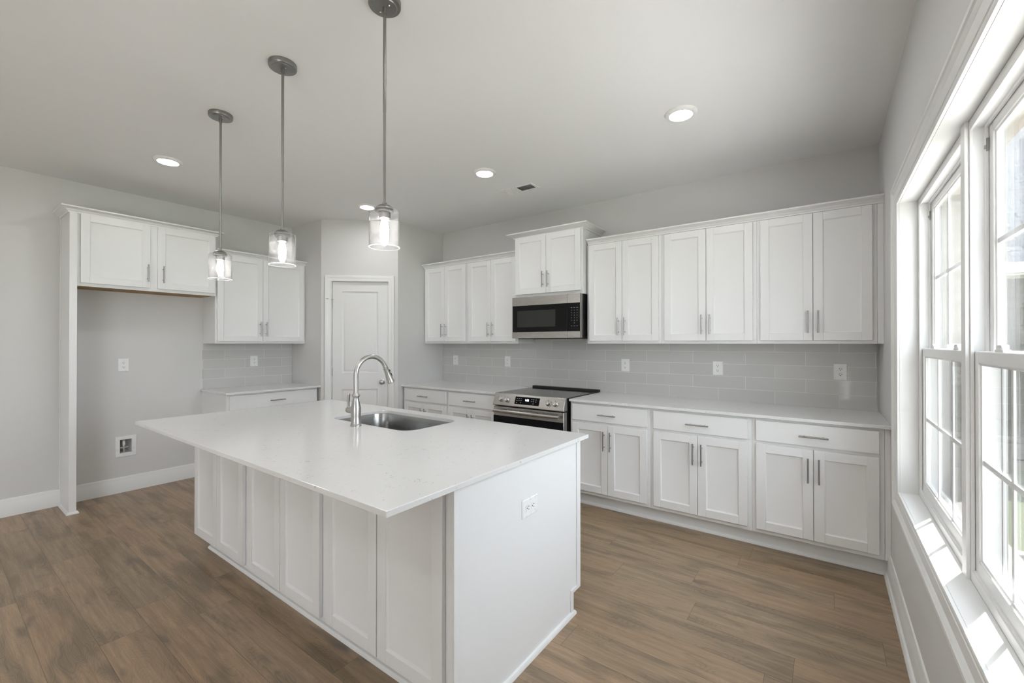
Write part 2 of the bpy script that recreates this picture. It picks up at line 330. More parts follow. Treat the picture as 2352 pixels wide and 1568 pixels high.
# ------------------------------------------------------------------ mesh helpers
class MB:
    def __init__(s): s.v, s.f = [], []
    def add(s, verts, faces):
        o = len(s.v); s.v += [tuple(p) for p in verts]; s.f += [tuple(i + o for i in f) for f in faces]; return s
    def box(s, x0, x1, y0, y1, z0, z1):
        if x0 > x1: x0, x1 = x1, x0
        if y0 > y1: y0, y1 = y1, y0
        if z0 > z1: z0, z1 = z1, z0
        return s.add([(x0, y0, z0), (x1, y0, z0), (x1, y1, z0), (x0, y1, z0), (x0, y0, z1), (x1, y0, z1), (x1, y1, z1), (x0, y1, z1)],
                     [(3, 2, 1, 0), (4, 5, 6, 7), (0, 1, 5, 4), (1, 2, 6, 5), (2, 3, 7, 6), (3, 0, 4, 7)])
    def prism(s, pts, axis, a, b):
        """extrude a 2D polygon along axis (0,1,2) from a to b"""
        def mk(p, t):
            q = list(p); q.insert(axis, t); return q
        n = len(pts)
        return s.add([mk(p, a) for p in pts] + [mk(p, b) for p in pts],
                     [tuple(range(n))[::-1], tuple(range(n, 2 * n))] + [(i, (i + 1) % n, n + (i + 1) % n, n + i) for i in range(n)])
    def lathe(s, prof, c=(0, 0, 0), axis=(0, 0, 1), n=32, cap=True):
        """prof: (radius, height) along axis from c"""
        A = Vector(axis).normalized(); U = A.orthogonal().normalized(); W = A.cross(U); C = Vector(c)
        vs, fs = [], []
        for r, h in prof:
            for i in range(n):
                t = 2 * math.pi * i / n
                vs.append(C + A * h + (U * math.cos(t) + W * math.sin(t)) * r)
        for k in range(len(prof) - 1):
            for i in range(n):
                j = (i + 1) % n
                fs.append((k * n + i, k * n + j, (k + 1) * n + j, (k + 1) * n + i))
        if cap:
            fs.append(tuple(range(n))[::-1]); fs.append(tuple(range((len(prof) - 1) * n, len(prof) * n)))
        return s.add(vs, fs)
    def cyl(s, p0, p1, r, n=20, r1=None):
        p0, p1 = Vector(p0), Vector(p1); d = p1 - p0
        return s.lathe([(r, 0), (r if r1 is None else r1, d.length)], p0, d, n)
    def tube(s, pts, rad, n=16, caps=True):
        pts = [Vector(p) for p in pts]; k = len(pts)
        if not isinstance(rad, (list, tuple)): rad = [rad] * k
        T = [(pts[min(i + 1, k - 1)] - pts[max(i - 1, 0)]).normalized() for i in range(k)]
        U = T[0].orthogonal().normalized(); vs, fs = [], []
        for i in range(k):
            U = (U - T[i] * U.dot(T[i])).normalized(); W = T[i].cross(U)
            for j in range(n):
                a = 2 * math.pi * j / n
                vs.append(pts[i] + (U * math.cos(a) + W * math.sin(a)) * rad[i])
        for i in range(k - 1):
            for j in range(n):
                q = (j + 1) % n
                fs.append((i * n + j, i * n + q, (i + 1) * n + q, (i + 1) * n + j))
        if caps:
            fs.append(tuple(range(n))[::-1]); fs.append(tuple(range((k - 1) * n, k * n)))
        return s.add(vs, fs)
    def loops(s, rings, closed=True, cap0=False, cap1=False):
        """rings: lists of equal length points, joined in turn"""
        n = len(rings[0]); vs = [p for r in rings for p in r]; fs = []
        for k in range(len(rings) - 1):
            for i in range(n if closed else n - 1):
                j = (i + 1) % n
                fs.append((k * n + i, k * n + j, (k + 1) * n + j, (k + 1) * n + i))
        if cap0: fs.append(tuple(range(n))[::-1])
        if cap1: fs.append(tuple(range((len(rings) - 1) * n, len(rings) * n)))
        return s.add(vs, fs)
    def frame(s, x0, x1, z0, z1, prof, cap=False):
        """rectangular moulding in the local XZ plane facing -y; prof: (inset, y)"""
        rings = []
        for d, y in prof:
            rings.append([(x0 + d, y, z0 + d), (x1 - d, y, z0 + d), (x1 - d, y, z1 - d), (x0 + d, y, z1 - d)])
        return s.loops(rings, True, False, cap)
    def sweep(s, path, prof, closed=False):
        """path: 2D XY polyline; prof: (offset to the left of travel, z); mitred"""
        P = [Vector(p) for p in path]; k = len(P); rings = []
        for i in range(k):
            d0 = (P[i] - P[i - 1]).normalized() if (i > 0 or closed) else None
            d1 = (P[(i + 1) % k] - P[i]).normalized() if (i < k - 1 or closed) else None
            n0 = Vector((-d0.y, d0.x)) if d0 is not None else None
            n1 = Vector((-d1.y, d1.x)) if d1 is not None else None
            if n0 is None: m_ = n1
            elif n1 is None: m_ = n0
            else:
                m_ = (n0 + n1); m_ = m_ / max(1e-6, m_.dot(n0))
            rings.append([(P[i].x + m_.x * o, P[i].y + m_.y * o, z) for o, z in prof])
        return s.loops(rings if not closed else rings + [rings[0]], True, not closed, not closed)

def obj(name, mb, mat, parent=None, bevel=0.0, seg=2, smooth=35):
    me = bpy.data.meshes.new(name)
    me.from_pydata(mb.v, [], mb.f); me.validate()
    bm = bmesh.new(); bm.from_mesh(me); bmesh.ops.recalc_face_normals(bm, faces=bm.faces); bm.to_mesh(me); bm.free()
    for p in me.polygons: p.use_smooth = True
    me.set_sharp_from_angle(angle=R_(smooth))
    me.materials.append(mat)
    o = bpy.data.objects.new(name, me); COL.objects.link(o)
    if parent is not None: o.parent = parent
    if bevel:
        bv = o.modifiers.new('bevel', 'BEVEL'); bv.width = bevel; bv.segments = seg; bv.limit_method = 'ANGLE'; bv.angle_limit = R_(40)
    return o

def tag(o, label=None, cat=None, group=None, kind=None):
    if label: o['label'] = label
    if cat: o['category'] = cat
    if group: o['group'] = group
    if kind: o['kind'] = kind
    return o

def thing(name, label, cat, loc=(0, 0, 0), rot=0.0, group=None):
    o = bpy.data.objects.new(name, None); o.empty_display_size = 0.05
    COL.objects.link(o); o.location = loc; o.rotation_euler = (0, 0, rot)
    return tag(o, label, cat, group)

def struct(name, mb, mat, bevel=0.0, label=None, loc=None, rot=0.0):
    o = obj(name, mb, mat, None, bevel); o['kind'] = 'structure'
    if loc: o.location = loc
    o.rotation_euler = (0, 0, rot)
    if label: o['label'] = label
    return o

def text_part(name, body, size, mat, parent, mtx, depth=0.0003, align='CENTER'):
    cu = bpy.data.curves.new(name, 'FONT'); cu.body = body; cu.size = size; cu.extrude = depth; cu.align_x = align; cu.align_y = 'CENTER'
    t = bpy.data.objects.new(name + '_text', cu); COL.objects.link(t)
    dg = bpy.context.evaluated_depsgraph_get()
    me = bpy.data.meshes.new_from_object(t.evaluated_get(dg))
    COL.objects.unlink(t); bpy.data.objects.remove(t)
    me.transform(mtx); me.materials.clear(); me.materials.append(mat)
    o = bpy.data.objects.new(name, me); COL.objects.link(o)
    if parent is not None: o.parent = parent
    return o
FACE = Matrix.Rotation(R_(90), 4, 'X')          # text standing up, facing -y

def wall_panels(mb, axis, t0, t1, u0, u1, z0, z1, holes):
    """slab wall with rectangular holes; axis = normal axis (0 or 1); holes: (ua,ub,za,zb)"""
    us = sorted({u0, u1, *[h[0] for h in holes], *[h[1] for h in holes]})
    zs = sorted({z0, z1, *[h[2] for h in holes], *[h[3] for h in holes]})
    us = [u for u in us if u0 <= u <= u1]; zs = [z for z in zs if z0 <= z <= z1]
    inside = lambda u, z: any(h[0] < u < h[1] and h[2] < z < h[3] for h in holes)
    idx = {}
    verts = []
    def vid(t, u, z):
        k = (t, u, z)
        if k not in idx:
            idx[k] = len(verts); verts.append((t, u, z) if axis == 0 else (u, t, z))
        return idx[k]
    faces = []
    solid = lambda i, j: 0 <= i < len(us) - 1 and 0 <= j < len(zs) - 1 and not inside((us[i] + us[i + 1]) / 2, (zs[j] + zs[j + 1]) / 2)
    for i in range(len(us) - 1):
        for j in range(len(zs) - 1):
            if not solid(i, j): continue
            a, bb, c, d = us[i], us[i + 1], zs[j], zs[j + 1]
            for t in (t0, t1): faces.append((vid(t, a, c), vid(t, bb, c), vid(t, bb, d), vid(t, a, d)))
            for (di, dj, e0, e1) in ((-1, 0, (a, c), (a, d)), (1, 0, (bb, c), (bb, d)), (0, -1, (a, c), (bb, c)), (0, 1, (a, d), (bb, d))):
                if not solid(i + di, j + dj):
                    faces.append((vid(t0, *e0), vid(t0, *e1), vid(t1, *e1), vid(t1, *e0)))
    return mb.add(verts, faces)

# ------------------------------------------------------------------ room shell
XL, XR, YB, YF, H = -5.208, 0.297, 3.92, -5.0, 2.743
XO = XR + 0.20                                   # outer face of the window wall
WY0, WY1, WZ0, WZ1 = 1.065, 2.905, 0.611, 2.063  # opening of the twin window

struct('floor', MB().box(XL - 0.1, XO, YF - 0.1, YB + 0.1, -0.05, 0.0), M_FLOOR, label='brown wood-look plank floor')
struct('ceiling', MB().box(XL - 0.1, XO, YF - 0.1, YB + 0.1, H, H + 0.1), M_CEIL, label='flat pale grey ceiling')
VB = (1.075, 1.190, 0.340, 0.494)                # hole for the water valve box
struct('wall_left', wall_panels(MB(), 0, XL - 0.12, XL, YF, YB, 0, H, [VB]), M_WALL, label='greige wall behind the refrigerator space')
struct('wall_back', MB().box(XL, XO, YB, YB + 0.12, 0, H), M_WALL, label='greige wall above the long run of upper cabinets')
struct('wall_right', wall_panels(MB(), 0, XR, XR + 0.154, YF, YB, 0, H, [(WY0, WY1, WZ0, WZ1), (-4.3, -1.9, 0.1, 2.15)]), M_WALL, label='greige wall around the twin window')  # second hole is an unseen rear opening, added to let daylight in
struct('wall_front', MB().box(XL - 0.1, XO, YF - 0.12, YF, 0, H), M_WALL)

# corner pantry: short wall, diagonal wall with the door, side wall
PA, PB = Vector((-4.566, 2.656)), Vector((-3.93, 3.207))
struct('wall_pantry_left', MB().box(XL, PA.x, PA.y, PA.y + 0.10, 0, H), M_WALL, label='short greige wall between wall cabinet and pantry door')
struct('wall_pantry_right', MB().box(PB.x - 0.10, PB.x, PB.y, YB, 0, H), M_WALL, label='short greige wall beside the back counter')
dirv = (PB - PA); dlen = dirv.length; dang = math.atan2(dirv.y, dirv.x)
DX0, DX1, DZ1 = 0.112, 0.734, 2.052               # door leaf
struct('wall_pantry_diagonal', wall_panels(MB(), 1, 0.0, 0.10, 0, dlen, 0, H, [(DX0 - 0.006, DX1 + 0.006, 0, DZ1 + 0.006)]), M_WALL,
       label='diagonal greige pantry wall around the door', loc=(PA.x, PA.y, 0), rot=dang)

# pantry door leaf: two moulded panels
def raised_panel(mb, x0, x1, z0, z1, y):
    mb.frame(x0, x1, z0, z1, [(0, y), (0.012, y + 0.009), (0.020, y + 0.010), (0.034, y + 0.003), (0.040, y + 0.0025)], cap=True)
dm = MB()
yd = 0.022                                        # leaf front, set back in the jamb
pz = [(0.20, 0.842), (1.022, 1.943)]
dx0, dx1 = DX0 + 0.003, DX1 - 0.003; px0, px1 = 0.216, 0.617
cells_x = [dx0, px0, px1, dx1]; cells_z = [0.008, pz[0][0], pz[0][1], pz[1][0], pz[1][1], DZ1 - 0.002]
for i in range(3):
    for j in range(5):
        if i == 1 and j in (1, 3): continue
        dm.add([(cells_x[i], yd, cells_z[j]), (cells_x[i + 1], yd, cells_z[j]), (cells_x[i + 1], yd, cells_z[j + 1]), (cells_x[i], yd, cells_z[j + 1])], [(0, 1, 2, 3)])
for z0, z1 in pz: raised_panel(dm, px0, px1, z0, z1, yd)
dm.frame(dx0, dx1, 0.008, DZ1 - 0.002, [(0, yd), (0, yd + 0.035)], cap=True)
door = struct('door_1', dm, M_DOOR, label='white two-panel pantry door', loc=(PA.x, PA.y, 0), rot=dang)
kx, kz = 0.668, 0.922
obj('door_knob', MB().lathe([(0.030, 0), (0.030, 0.004), (0.013, 0.008), (0.011, 0.030), (0.019, 0.036), (0.026, 0.046), (0.027, 0.056), (0.022, 0.066), (0.010, 0.071)], (kx, yd, kz), (0, -1, 0), 24), M_NICK, door)['label'] = 'round satin nickel door knob'
for hz in (1.80, 1.037, 0.25):
    obj('hinge', MB().cyl((DX0 - 0.001, yd - 0.006, hz - 0.045), (DX0 - 0.001, yd - 0.006, hz + 0.045), 0.006, 12).box(DX0 - 0.005, DX0 + 0.003, yd - 0.004, yd + 0.004, hz - 0.045, hz + 0.045), M_PULL, door)
ds = thing('door_stop', 'small nickel hinge-pin door stop on the upper pantry door hinge', 'door stop', (PA.x, PA.y, 0), dang)
obj('stop_arm', MB().cyl((DX0, yd - 0.018, 1.852), (DX0 - 0.055, yd - 0.045, 1.858), 0.0035, 10).cyl((DX0, yd - 0.012, 1.852), (DX0 + 0.02, yd - 0.022, 1.85), 0.0035, 10), M_PULL, ds)
obj('bumper', MB().cyl((DX0 - 0.055, yd - 0.045, 1.858), (DX0 - 0.062, yd - 0.049, 1.859), 0.006, 12), M_PLAST, ds)
# jamb and casing of the door
CASE = [(0, 0.0), (0, -0.010), (-0.010, -0.013), (-0.030, -0.012), (-0.038, -0.017), (-0.060, -0.018), (-0.064, -0.015), (-0.064, 0.0)]
cm = MB(); rings = []
for d, y in CASE:
    a, c = DX0 - 0.004 + d, DX1 + 0.004 - d
    rings.append([(a, y, 0.0), (a, y, DZ1 + 0.004 - d), (c, y, DZ1 + 0.004 - d), (c, y, 0.0)])
cm.loops(rings, closed=False)
cm.box(DX0 - 0.006, DX0 - 0.0005, 0, 0.10, 0, DZ1 + 0.004).box(DX1 + 0.0005, DX1 + 0.006, 0, 0.10, 0, DZ1 + 0.004).box(DX0 - 0.006, DX1 + 0.006, 0, 0.10, DZ1, DZ1 + 0.006)
struct('trim_1', cm, M_TRIM, 0.001, 'white moulded casing around the pantry door', (PA.x, PA.y, 0), dang)

# baseboards
BASE = [(0.0, 0.0), (0.014, 0.0), (0.014, 0.105), (0.011, 0.110), (0.011, 0.124), (0.006, 0.138), (0.0, 0.140)]
SHOE = [(0.014, 0.0), (0.029, 0.0), (0.028, 0.010), (0.022, 0.018), (0.014, 0.020)]
flip = lambda pr: [(-o, z) for o, z in pr]
struct('baseboard_left', MB().sweep([(XL, 0.7105), (XL, YF)], BASE), M_TRIM)
struct('baseboard_left_niche', MB().sweep([(XL, 1.735), (XL, 0.757)], BASE), M_TRIM)
struct('baseboard_right', MB().sweep([(XR, YF), (XR, 3.334)], BASE).sweep([(XR, YF), (XR, 3.334)], SHOE), M_TRIM)

# ------------------------------------------------------------------ window
# casing (picture frame) on the wall, jamb liner in the opening; local frame: x = -Y, y = +X
WROT = R_(-90)
cw = MB()
xa, xb = -WY1, -WY0
cw.frame(xa, xb, WZ0, WZ1, [(0.0, 0.0), (0.0, -0.009), (-0.006, -0.012), (-0.012, -0.012), (-0.015, -0.0085), (-0.018, -0.013), (-0.050, -0.016), (-0.054, -0.0125), (-0.060, -0.019), (-0.066, -0.022), (-0.070, -0.0185), (-0.074, -0.025), (-0.087, -0.025), (-0.092, -0.019), (-0.092, 0.0)])
o = struct('trim_2', cw, M_TRIM, 0.0, 'white picture-frame casing around the twin window', (XR, 0, 0), WROT)
jl = MB()
jl.frame(xa, xb, WZ0, WZ1, [(-0.008, 0.0005), (0.0012, 0.0005), (0.0012, 0.0695), (-0.008, 0.0695)])
struct('trim_3', jl, M_TRIM, 0.0, 'white jamb liner and stool inside the window opening', (XR, 0, 0), WROT)
ext = MB()
ext.box(xa - 0.05, xb + 0.05, 0.19, 0.255, WZ0 - 0.085, WZ0 - 0.006)
ext.prism([(0.150, WZ0 - 0.006), (0.255, WZ0 - 0.03), (0.255, WZ0 - 0.006), (0.150, WZ0 + 0.018)], 0, xa + 0.001, xb - 0.001)
struct('trim_4', ext, M_STONE, 0.002, 'pale sill outside the twin window', (XR, 0, 0), WROT)

M_CLAD = plain('exterior_cladding', (0.13, 0.12, 0.105), 0.5)
def make_window(idx, ya, yb, label):
    """ya = end away from the camera; local x = -Y"""
    x0, x1 = -ya + 0.002, -yb - 0.002
    z0, z1 = WZ0 + 0.002, WZ1 - 0.002
    e = bpy.data.objects.new('window_%d' % idx, None); COL.objects.link(e)
    e.location = (XR, 0, 0); e.rotation_euler = (0, 0, WROT); e['kind'] = 'structure'; e['label'] = label
    f = MB()
    f.frame(x0, x1, z0, z1, [(0, 0.070), (0.030, 0.070), (0.030, 0.079), (0.022, 0.079), (0.022, 0.104), (0.030, 0.104), (0.030, 0.112), (0.022, 0.112), (0.022, 0.1375), (0, 0.1375), (0, 0.070)])
    f.box(x0 + 0.022, x1 - 0.022, 0.074, 0.1375, z0 + 0.020, z0 + 0.034)
    obj('window_frame', f, M_VINYL, e, 0.0012)
    f = MB()
    f.frame(x0, x1, z0, z1, [(0, 0.138), (0.022, 0.138), (0.022, 0.150), (0, 0.150), (0, 0.138)])
    f.box(x0 + 0.022, x1 - 0.022, 0.138, 0.150, z0 + 0.020, z0 + 0.034)
    obj('exterior_frame', f, M_CLAD, e, 0.0012)['label'] = 'taupe outer part of the window frame'
    SW = 0.040
    zm = 1.312
    def sash(nm, xs0, xs1, zs0, zs1, y0, y1, wb, wt):
        s = obj(nm, MB().box(xs0, xs0 + SW, y0, y1, zs0, zs1).box(xs1 - SW, xs1, y0, y1, zs0, zs1).box(xs0 + SW, xs1 - SW, y0, y1, zs0, zs0 + wb).box(xs0 + SW, xs1 - SW, y0, y1, zs1 - wt, zs1), M_VINYL, e, 0.003)
        gx0, gx1, gz0, gz1 = xs0 + SW, xs1 - SW, zs0 + wb, zs1 - wt
        obj('glazing_bead', MB().frame(gx0, gx1, gz0, gz1, [(-0.001, y0 + 0.004), (0.006, y0 + 0.007), (0.006, y1 - 0.007), (-0.001, y1 - 0.004)]), M_VINYL, s)
        ym = (y0 + y1) / 2
        obj('pane', MB().box(gx0, gx1, ym - 0.0065, ym - 0.0035, gz0, gz1), M_PANE, s)
        obj('pane', MB().box(gx0, gx1, ym + 0.0035, ym + 0.0065, gz0, gz1), M_PANE, s)
        g = MB(); zc = (gz0 + gz1) / 2
        g.box(gx0, gx1, ym - 0.0025, ym + 0.0025, zc - 0.008, zc + 0.008)
        for k in (1, 2):
            xc = gx0 + (gx1 - gx0) * k / 3
            g.box(xc - 0.008, xc + 0.008, ym - 0.0027, ym + 0.0027, gz0, gz1)
        obj('muntin_grille', g, M_VINYL, s, 0.001)
        return s
    sx0, sx1 = x0 + 0.024, x1 - 0.024
    lo = sash('lower_sash', sx0, sx1, z0 + 0.032, zm + 0.022, 0.080, 0.103, 0.045, 0.038)
    up = sash('upper_sash', sx0, sx1, zm - 0.016, z1 - 0.022, 0.113, 0.136, 0.036, 0.036)
    sc_ = obj('screen_frame', MB().box(sx0, sx0 + 0.016, 0.139, 0.147, z0 + 0.034, zm + 0.01).box(sx1 - 0.016, sx1, 0.139, 0.147, z0 + 0.034, zm + 0.01).box(sx0 + 0.016, sx1 - 0.016, 0.139, 0.147, z0 + 0.034, z0 + 0.05).box(sx0 + 0.016, sx1 - 0.016, 0.139, 0.147, zm - 0.006, zm + 0.01), M_VINYL, e, 0.001)
    obj('insect_screen', MB().add([(sx0 + 0.016, 0.143, z0 + 0.05), (sx1 - 0.016, 0.143, z0 + 0.05), (sx1 - 0.016, 0.143, zm - 0.006), (sx0 + 0.016, 0.143, zm - 0.006)], [(0, 1, 2, 3)]), M_SCREEN, sc_)
    for fx in (0.25, 0.75):
        xc = sx0 + (sx1 - sx0) * fx
        obj('sash_lock', MB().box(xc - 0.035, xc + 0.035, 0.084, 0.100, zm + 0.022, zm + 0.029).lathe([(0.012, 0), (0.012, 0.012), (0.008, 0.014)], (xc, 0.092, zm + 0.029), (0, 0, 1), 16).box(xc - 0.004, xc + 0.03, 0.082, 0.094, zm + 0.034, zm + 0.042), M_VINYL, lo, 0.0015)
    obj('tilt_latch', MB().box(sx0 + 0.002, sx0 + 0.010, 0.106, 0.112, z1 - 0.105, z1 - 0.065).box(sx0 + 0.003, sx0 + 0.008, 0.102, 0.107, z1 - 0.098, z1 - 0.086), M_PEND, e, 0.001)
    return e
make_window(1, WY1, 1.985, 'white double-hung window nearer the cabinets')
make_window(2, 1.985, WY0, 'white double-hung window nearer the camera')
struct('trim_5', MB().box(-0.026, 0.026, 0.060, 0.0695, WZ0, WZ1).box(-0.0015, 0.0015, 0.0695, 0.150, WZ0, WZ1), M_VINYL, 0.0, 'white mullion post between the twin windows', (XR, 1.985, 0), WROT)

# ------------------------------------------------------------------ outside
GZ = -0.30
struct('ground', MB().box(XO, 30, -12, 40, GZ - 0.1, GZ), M_LAWN)
M_CONC = paint('pale_concrete', (0.58, 0.57, 0.55), 0.8, 14, 0.15)
o = obj('mulch_bed', MB().box(XO + 0.03, XO + 1.6, 4.302, 4.95, GZ, GZ + 0.03), M_MULCH); tag(o, 'dark mulch bed between concrete walk and lawn outside', 'mulch bed', kind='stuff')
o = obj('edging', MB().box(XO + 0.03, XO + 1.6, 4.952, 5.05, GZ, GZ + 0.05), M_STONE, None, 0.01); tag(o, 'grey stone edging between mulch bed and lawn', 'edging')
struct('wall_right_outer', wall_panels(MB(), 0, XR + 0.1545, XO + 0.02, YF, 9.0, GZ, 2.72, [(WY0 + 0.004, WY1 - 0.004, WZ0 - 0.02, WZ1 - 0.004), (-4.3, -1.9, 0.1, 2.15)]), M_BRICK, label='tan brick outer face of the window wall')  # rear hole continues the added daylight opening through the brick
struct('eave', MB().box(XO - 0.1, XO + 0.33, YF, 9.0, 2.72, 2.76).box(XO + 0.33, XO + 0.36, YF, 9.0, 2.68, 2.86), M_SOFFIT, label='white eave above the twin window')
struct('patio', MB().box(XO + 0.021, 3.4, -9.0, 4.30, GZ + 0.001, GZ + 0.05), M_CONC, label='pale concrete walk along the window wall, widened out of view for bounce light')  # walk shows in the window; its hidden width is added to bounce sunlight
struct('rear_bounce_slab', MB().box(XO + 0.021, 4.5, -9.0, -0.6, GZ + 0.051, GZ + 0.08), M_CONC, label='added unseen pale slab outside that bounces sunlight indoors')  # unseen slab, added to bounce sunlight up to the ceiling
wing = thing('house_wing', 'brick house wing with grey shingled roof seen through the near window', 'building', (4.5, 9.0, GZ))
obj('brick_wall', MB().box(-4.0, 5.5, 0, 5.0, 0, 2.70), M_SIDING, wing)
obj('roof', MB().add([(-4.4, -0.45, 2.72), (6.0, -0.45, 2.72), (6.0, 5.0, 6.35), (-4.4, 5.0, 6.35), (-4.4, -0.45, 2.60), (6.0, -0.45, 2.60), (6.0, 5.0, 6.2), (-4.4, 5.0, 6.2)],
                     [(0, 1, 2, 3), (7, 6, 5, 4), (0, 4, 5, 1), (1, 5, 6, 2), (2, 6, 7, 3), (3, 7, 4, 0)]), M_SHING, wing)
obj('gutter', MB().box(-4.4, 6.0, -0.56, -0.45, 2.58, 2.72).box(-4.4, 6.0, -0.45, 0.0, 2.56, 2.60), M_SOFFIT, wing, 0.01)

# ------------------------------------------------------------------ cabinets (local: x along the front, y into the wall, front of the face frame at y = 0)
DT, RAIL = 0.019, 0.054
def shaker(root, x0, x1, z0, z1, handle=None, yf=-0.020, name='door', rail=RAIL, flat=False):
    """handle: (x, z, 'v'|'h')"""
    y0, y1 = yf, yf + DT - 0.0005
    d = MB()
    if flat:
        d.box(x0, x1, y0, y1, z0, z1)
    else:
        d.box(x0, x0 + rail, y0, y1, z0, z1).box(x1 - rail, x1, y0, y1, z0, z1)
        d.box(x0 + rail, x1 - rail, y0, y1, z0, z0 + rail).box(x0 + rail, x1 - rail, y0, y1, z1 - rail, z1)
    dr = obj(name, d, M_CAB, root, 0.0015)
    if not flat:
        obj('recessed_panel', MB().frame(x0 + rail - 0.001, x1 - rail + 0.001, z0 + rail - 0.001, z1 - rail + 0.001, [(0, y0 + 0.0008), (0.0085, y0 + 0.0098), (0.0095, y0 + 0.0102)], cap=True), M_CAB, dr)
    if handle:
        hx, hz, o = handle
        L, r, gap = 0.152, 0.0052, 0.030
        mb = MB()
        if o == 'v':
            mb.cyl((hx, y0 - gap, hz - L / 2), (hx, y0 - gap, hz + L / 2), r, 14)
            for s in (-0.048, 0.048): mb.cyl((hx, y0 + 0.0003, hz + s), (hx, y0 - gap, hz + s), 0.004, 10)
        else:
            mb.cyl((hx - L / 2, y0 - gap, hz), (hx + L / 2, y0 - gap, hz), r, 14)
            for s in (-0.048, 0.048): mb.cyl((hx + s, y0 + 0.0003, hz), (hx + s, y0 - gap, hz), 0.004, 10)
        obj('bar_pull', mb, M_PULL, dr)['label'] = 'satin nickel bar pull'
    return dr

CROWN = [(0.0, 0.0), (0.008, 0.0), (0.010, 0.010), (0.020, 0.016), (0.026, 0.026), (0.040, 0.032), (0.044, 0.036), (0.052, 0.038), (0.052, 0.048), (0.0, 0.048)]
def crown_prof(z, s=1.0, zs=1.0): return [(-o * s, z + h * zs) for o, h in CROWN]

def upper_cab(name, label, loc, rot, w, depth, z0, z1, doors, hz, group):
    """doors: list of (x0,x1); centre pair with pulls"""
    root = thing(name, label, 'cabinet', (loc[0], loc[1], 0), rot, group)
    root.location.z = z0
    b = MB().box(0.0005, w - 0.0005, 0, depth, 0, z1 - z0)
    obj('carcass', b, M_CAB, root, 0.001)
    (a0, a1), (b0, b1), dz0, dz1 = doors
    shaker(root, a0, a1, dz0 - z0, dz1 - z0, (a1 - 0.028, hz - z0, 'v'))
    shaker(root, b0, b1, dz0 - z0, dz1 - z0, (b0 + 0.028, hz - z0, 'v'))
    return root

ZU0, ZU1, DZ0, DZT = 1.356, 2.2532, 1.379, 2.248
YU = 3.614                                        # face frame of back uppers
UD = YB - YU - 0.0005
def pair(cx, hw, gap=0.003): return ((cx - hw, cx - gap / 2), (cx + gap / 2, cx + hw))
right_edges = [(-1.772, -1.0975), (-1.0975, -0.412), (-0.412, 0.264)]
right_lab = ['white two-door upper cabinet immediately right of the microwave', 'middle one of the three white upper cabinets right of the microwave', 'white upper cabinet at the window end of the back wall']
for (a, c), lb in zip(right_edges, right_lab):
    wdt = c - a
    upper_cab('upper_cabinet', lb, (a, YU), 0, wdt, UD, ZU0, ZU1, (*pair(wdt / 2, wdt / 2 - 0.0245), DZ0, DZT), 1.505, 'upper cabinets on the back wall')
left_edges = [(-3.928, -3.235), (-3.235, -2.546)]
left_lab = ['white upper cabinet in the corner against the pantry wall', 'white two-door upper cabinet immediately left of the microwave']
for (a, c), lb in zip(left_edges, left_lab):
    wdt = c - a
    upper_cab('upper_cabinet', lb, (a, YU), 0, wdt, UD, ZU0, ZU1, (*pair(wdt / 2, wdt / 2 - 0.022), DZ0, DZT), 1.505, 'upper cabinets on the back wall')
# filler by the window wall and the crown runs
o = obj('filler_strip', MB().box(0.2645, XR - 0.0005, YU, YU + 0.02, ZU0, ZU1), M_CAB, None, 0.001); tag(o, 'narrow white filler strip between last upper cabinet and window wall', 'filler strip')
o = obj('crown_molding', MB().sweep([(-1.760, YU), (XR - 0.0005, YU)], crown_prof(2.2535, 1.0, 0.95)), M_CAB); tag(o, 'long white crown moulding above the upper cabinets right of the microwave', 'crown moulding', 'crown mouldings on the back uppers')
o = obj('crown_molding', MB().sweep([(-3.9295, YU), (-2.547, YU)], crown_prof(2.2535, 1.0, 0.95)), M_CAB); tag(o, 'shorter white crown moulding above the upper cabinets left of the microwave', 'crown moulding', 'crown mouldings on the back uppers')

# microwave cabinet, taller and deeper
MX0, MX1, YM = -2.545, -1.787, 3.553
mc = upper_cab('microwave_cabinet', 'taller white two-door cabinet directly above the microwave', (MX0, YM), 0, MX1 - MX0, YB - YM - 0.0005, 1.8125, 2.425, ((0.016, 0.3755), (0.3785, 0.740), 1.842, 2.404), 1.972, None)
obj('crown', MB().sweep([(0, YB - YM - 0.001), (0, 0), (MX1 - MX0, 0), (MX1 - MX0, YB - YM - 0.001)], crown_prof(2.404 - 1.8125, 1.25, 0.95)), M_CAB, mc)

# ------------------------------------------------------------------ base cabinets
YBF = 3.285
CT0, CT1 = 0.868, 0.888
def base_cab(name, label, loc, rot, w, depth, x0, x1, group, doors=True, split=None):
    root = thing(name, label, 'cabinet', (loc[0], loc[1], 0.0), rot, group)
    obj('carcass', MB().box(0.0005, w - 0.0005, 0, depth, 0.108, CT0 - 0.0005).box(0.0005, w - 0.0005, 0.075, depth, 0.0, 0.108), M_CAB, root, 0.001)
    shaker(root, x0, x1, 0.718, 0.851, ((x0 + x1) / 2, 0.779, 'h'), name='drawer', flat=True)
    cx = (x0 + x1) / 2
    shaker(root, x0, cx - 0.0015, 0.137, 0.697, (cx - 0.028, 0.571, 'v'))
    shaker(root, cx + 0.0015, x1, 0.137, 0.697, (cx + 0.028, 0.571, 'v'))
    return root
BD = YB - YBF - 0.0005
base_right = [(-1.768, -1.0825, 'white base cabinet with drawer immediately right of the range'), (-1.0825, -0.4035, 'middle one of the three white base cabinets right of the range'), (-0.4035, 0.270, 'white base cabinet with drawer at the window end of the run')]
for a, c, lb in base_right:
    base_cab('base_cabinet', lb, (a, YBF), 0, c - a, BD, 0.025, c - a - 0.025, 'base cabinets on the back wall')
base_left = [(-3.915, -3.2115, 'white base cabinet with drawer beside the pantry wall'), (-3.2115, -2.5475, 'white base cabinet with drawer immediately left of the range')]
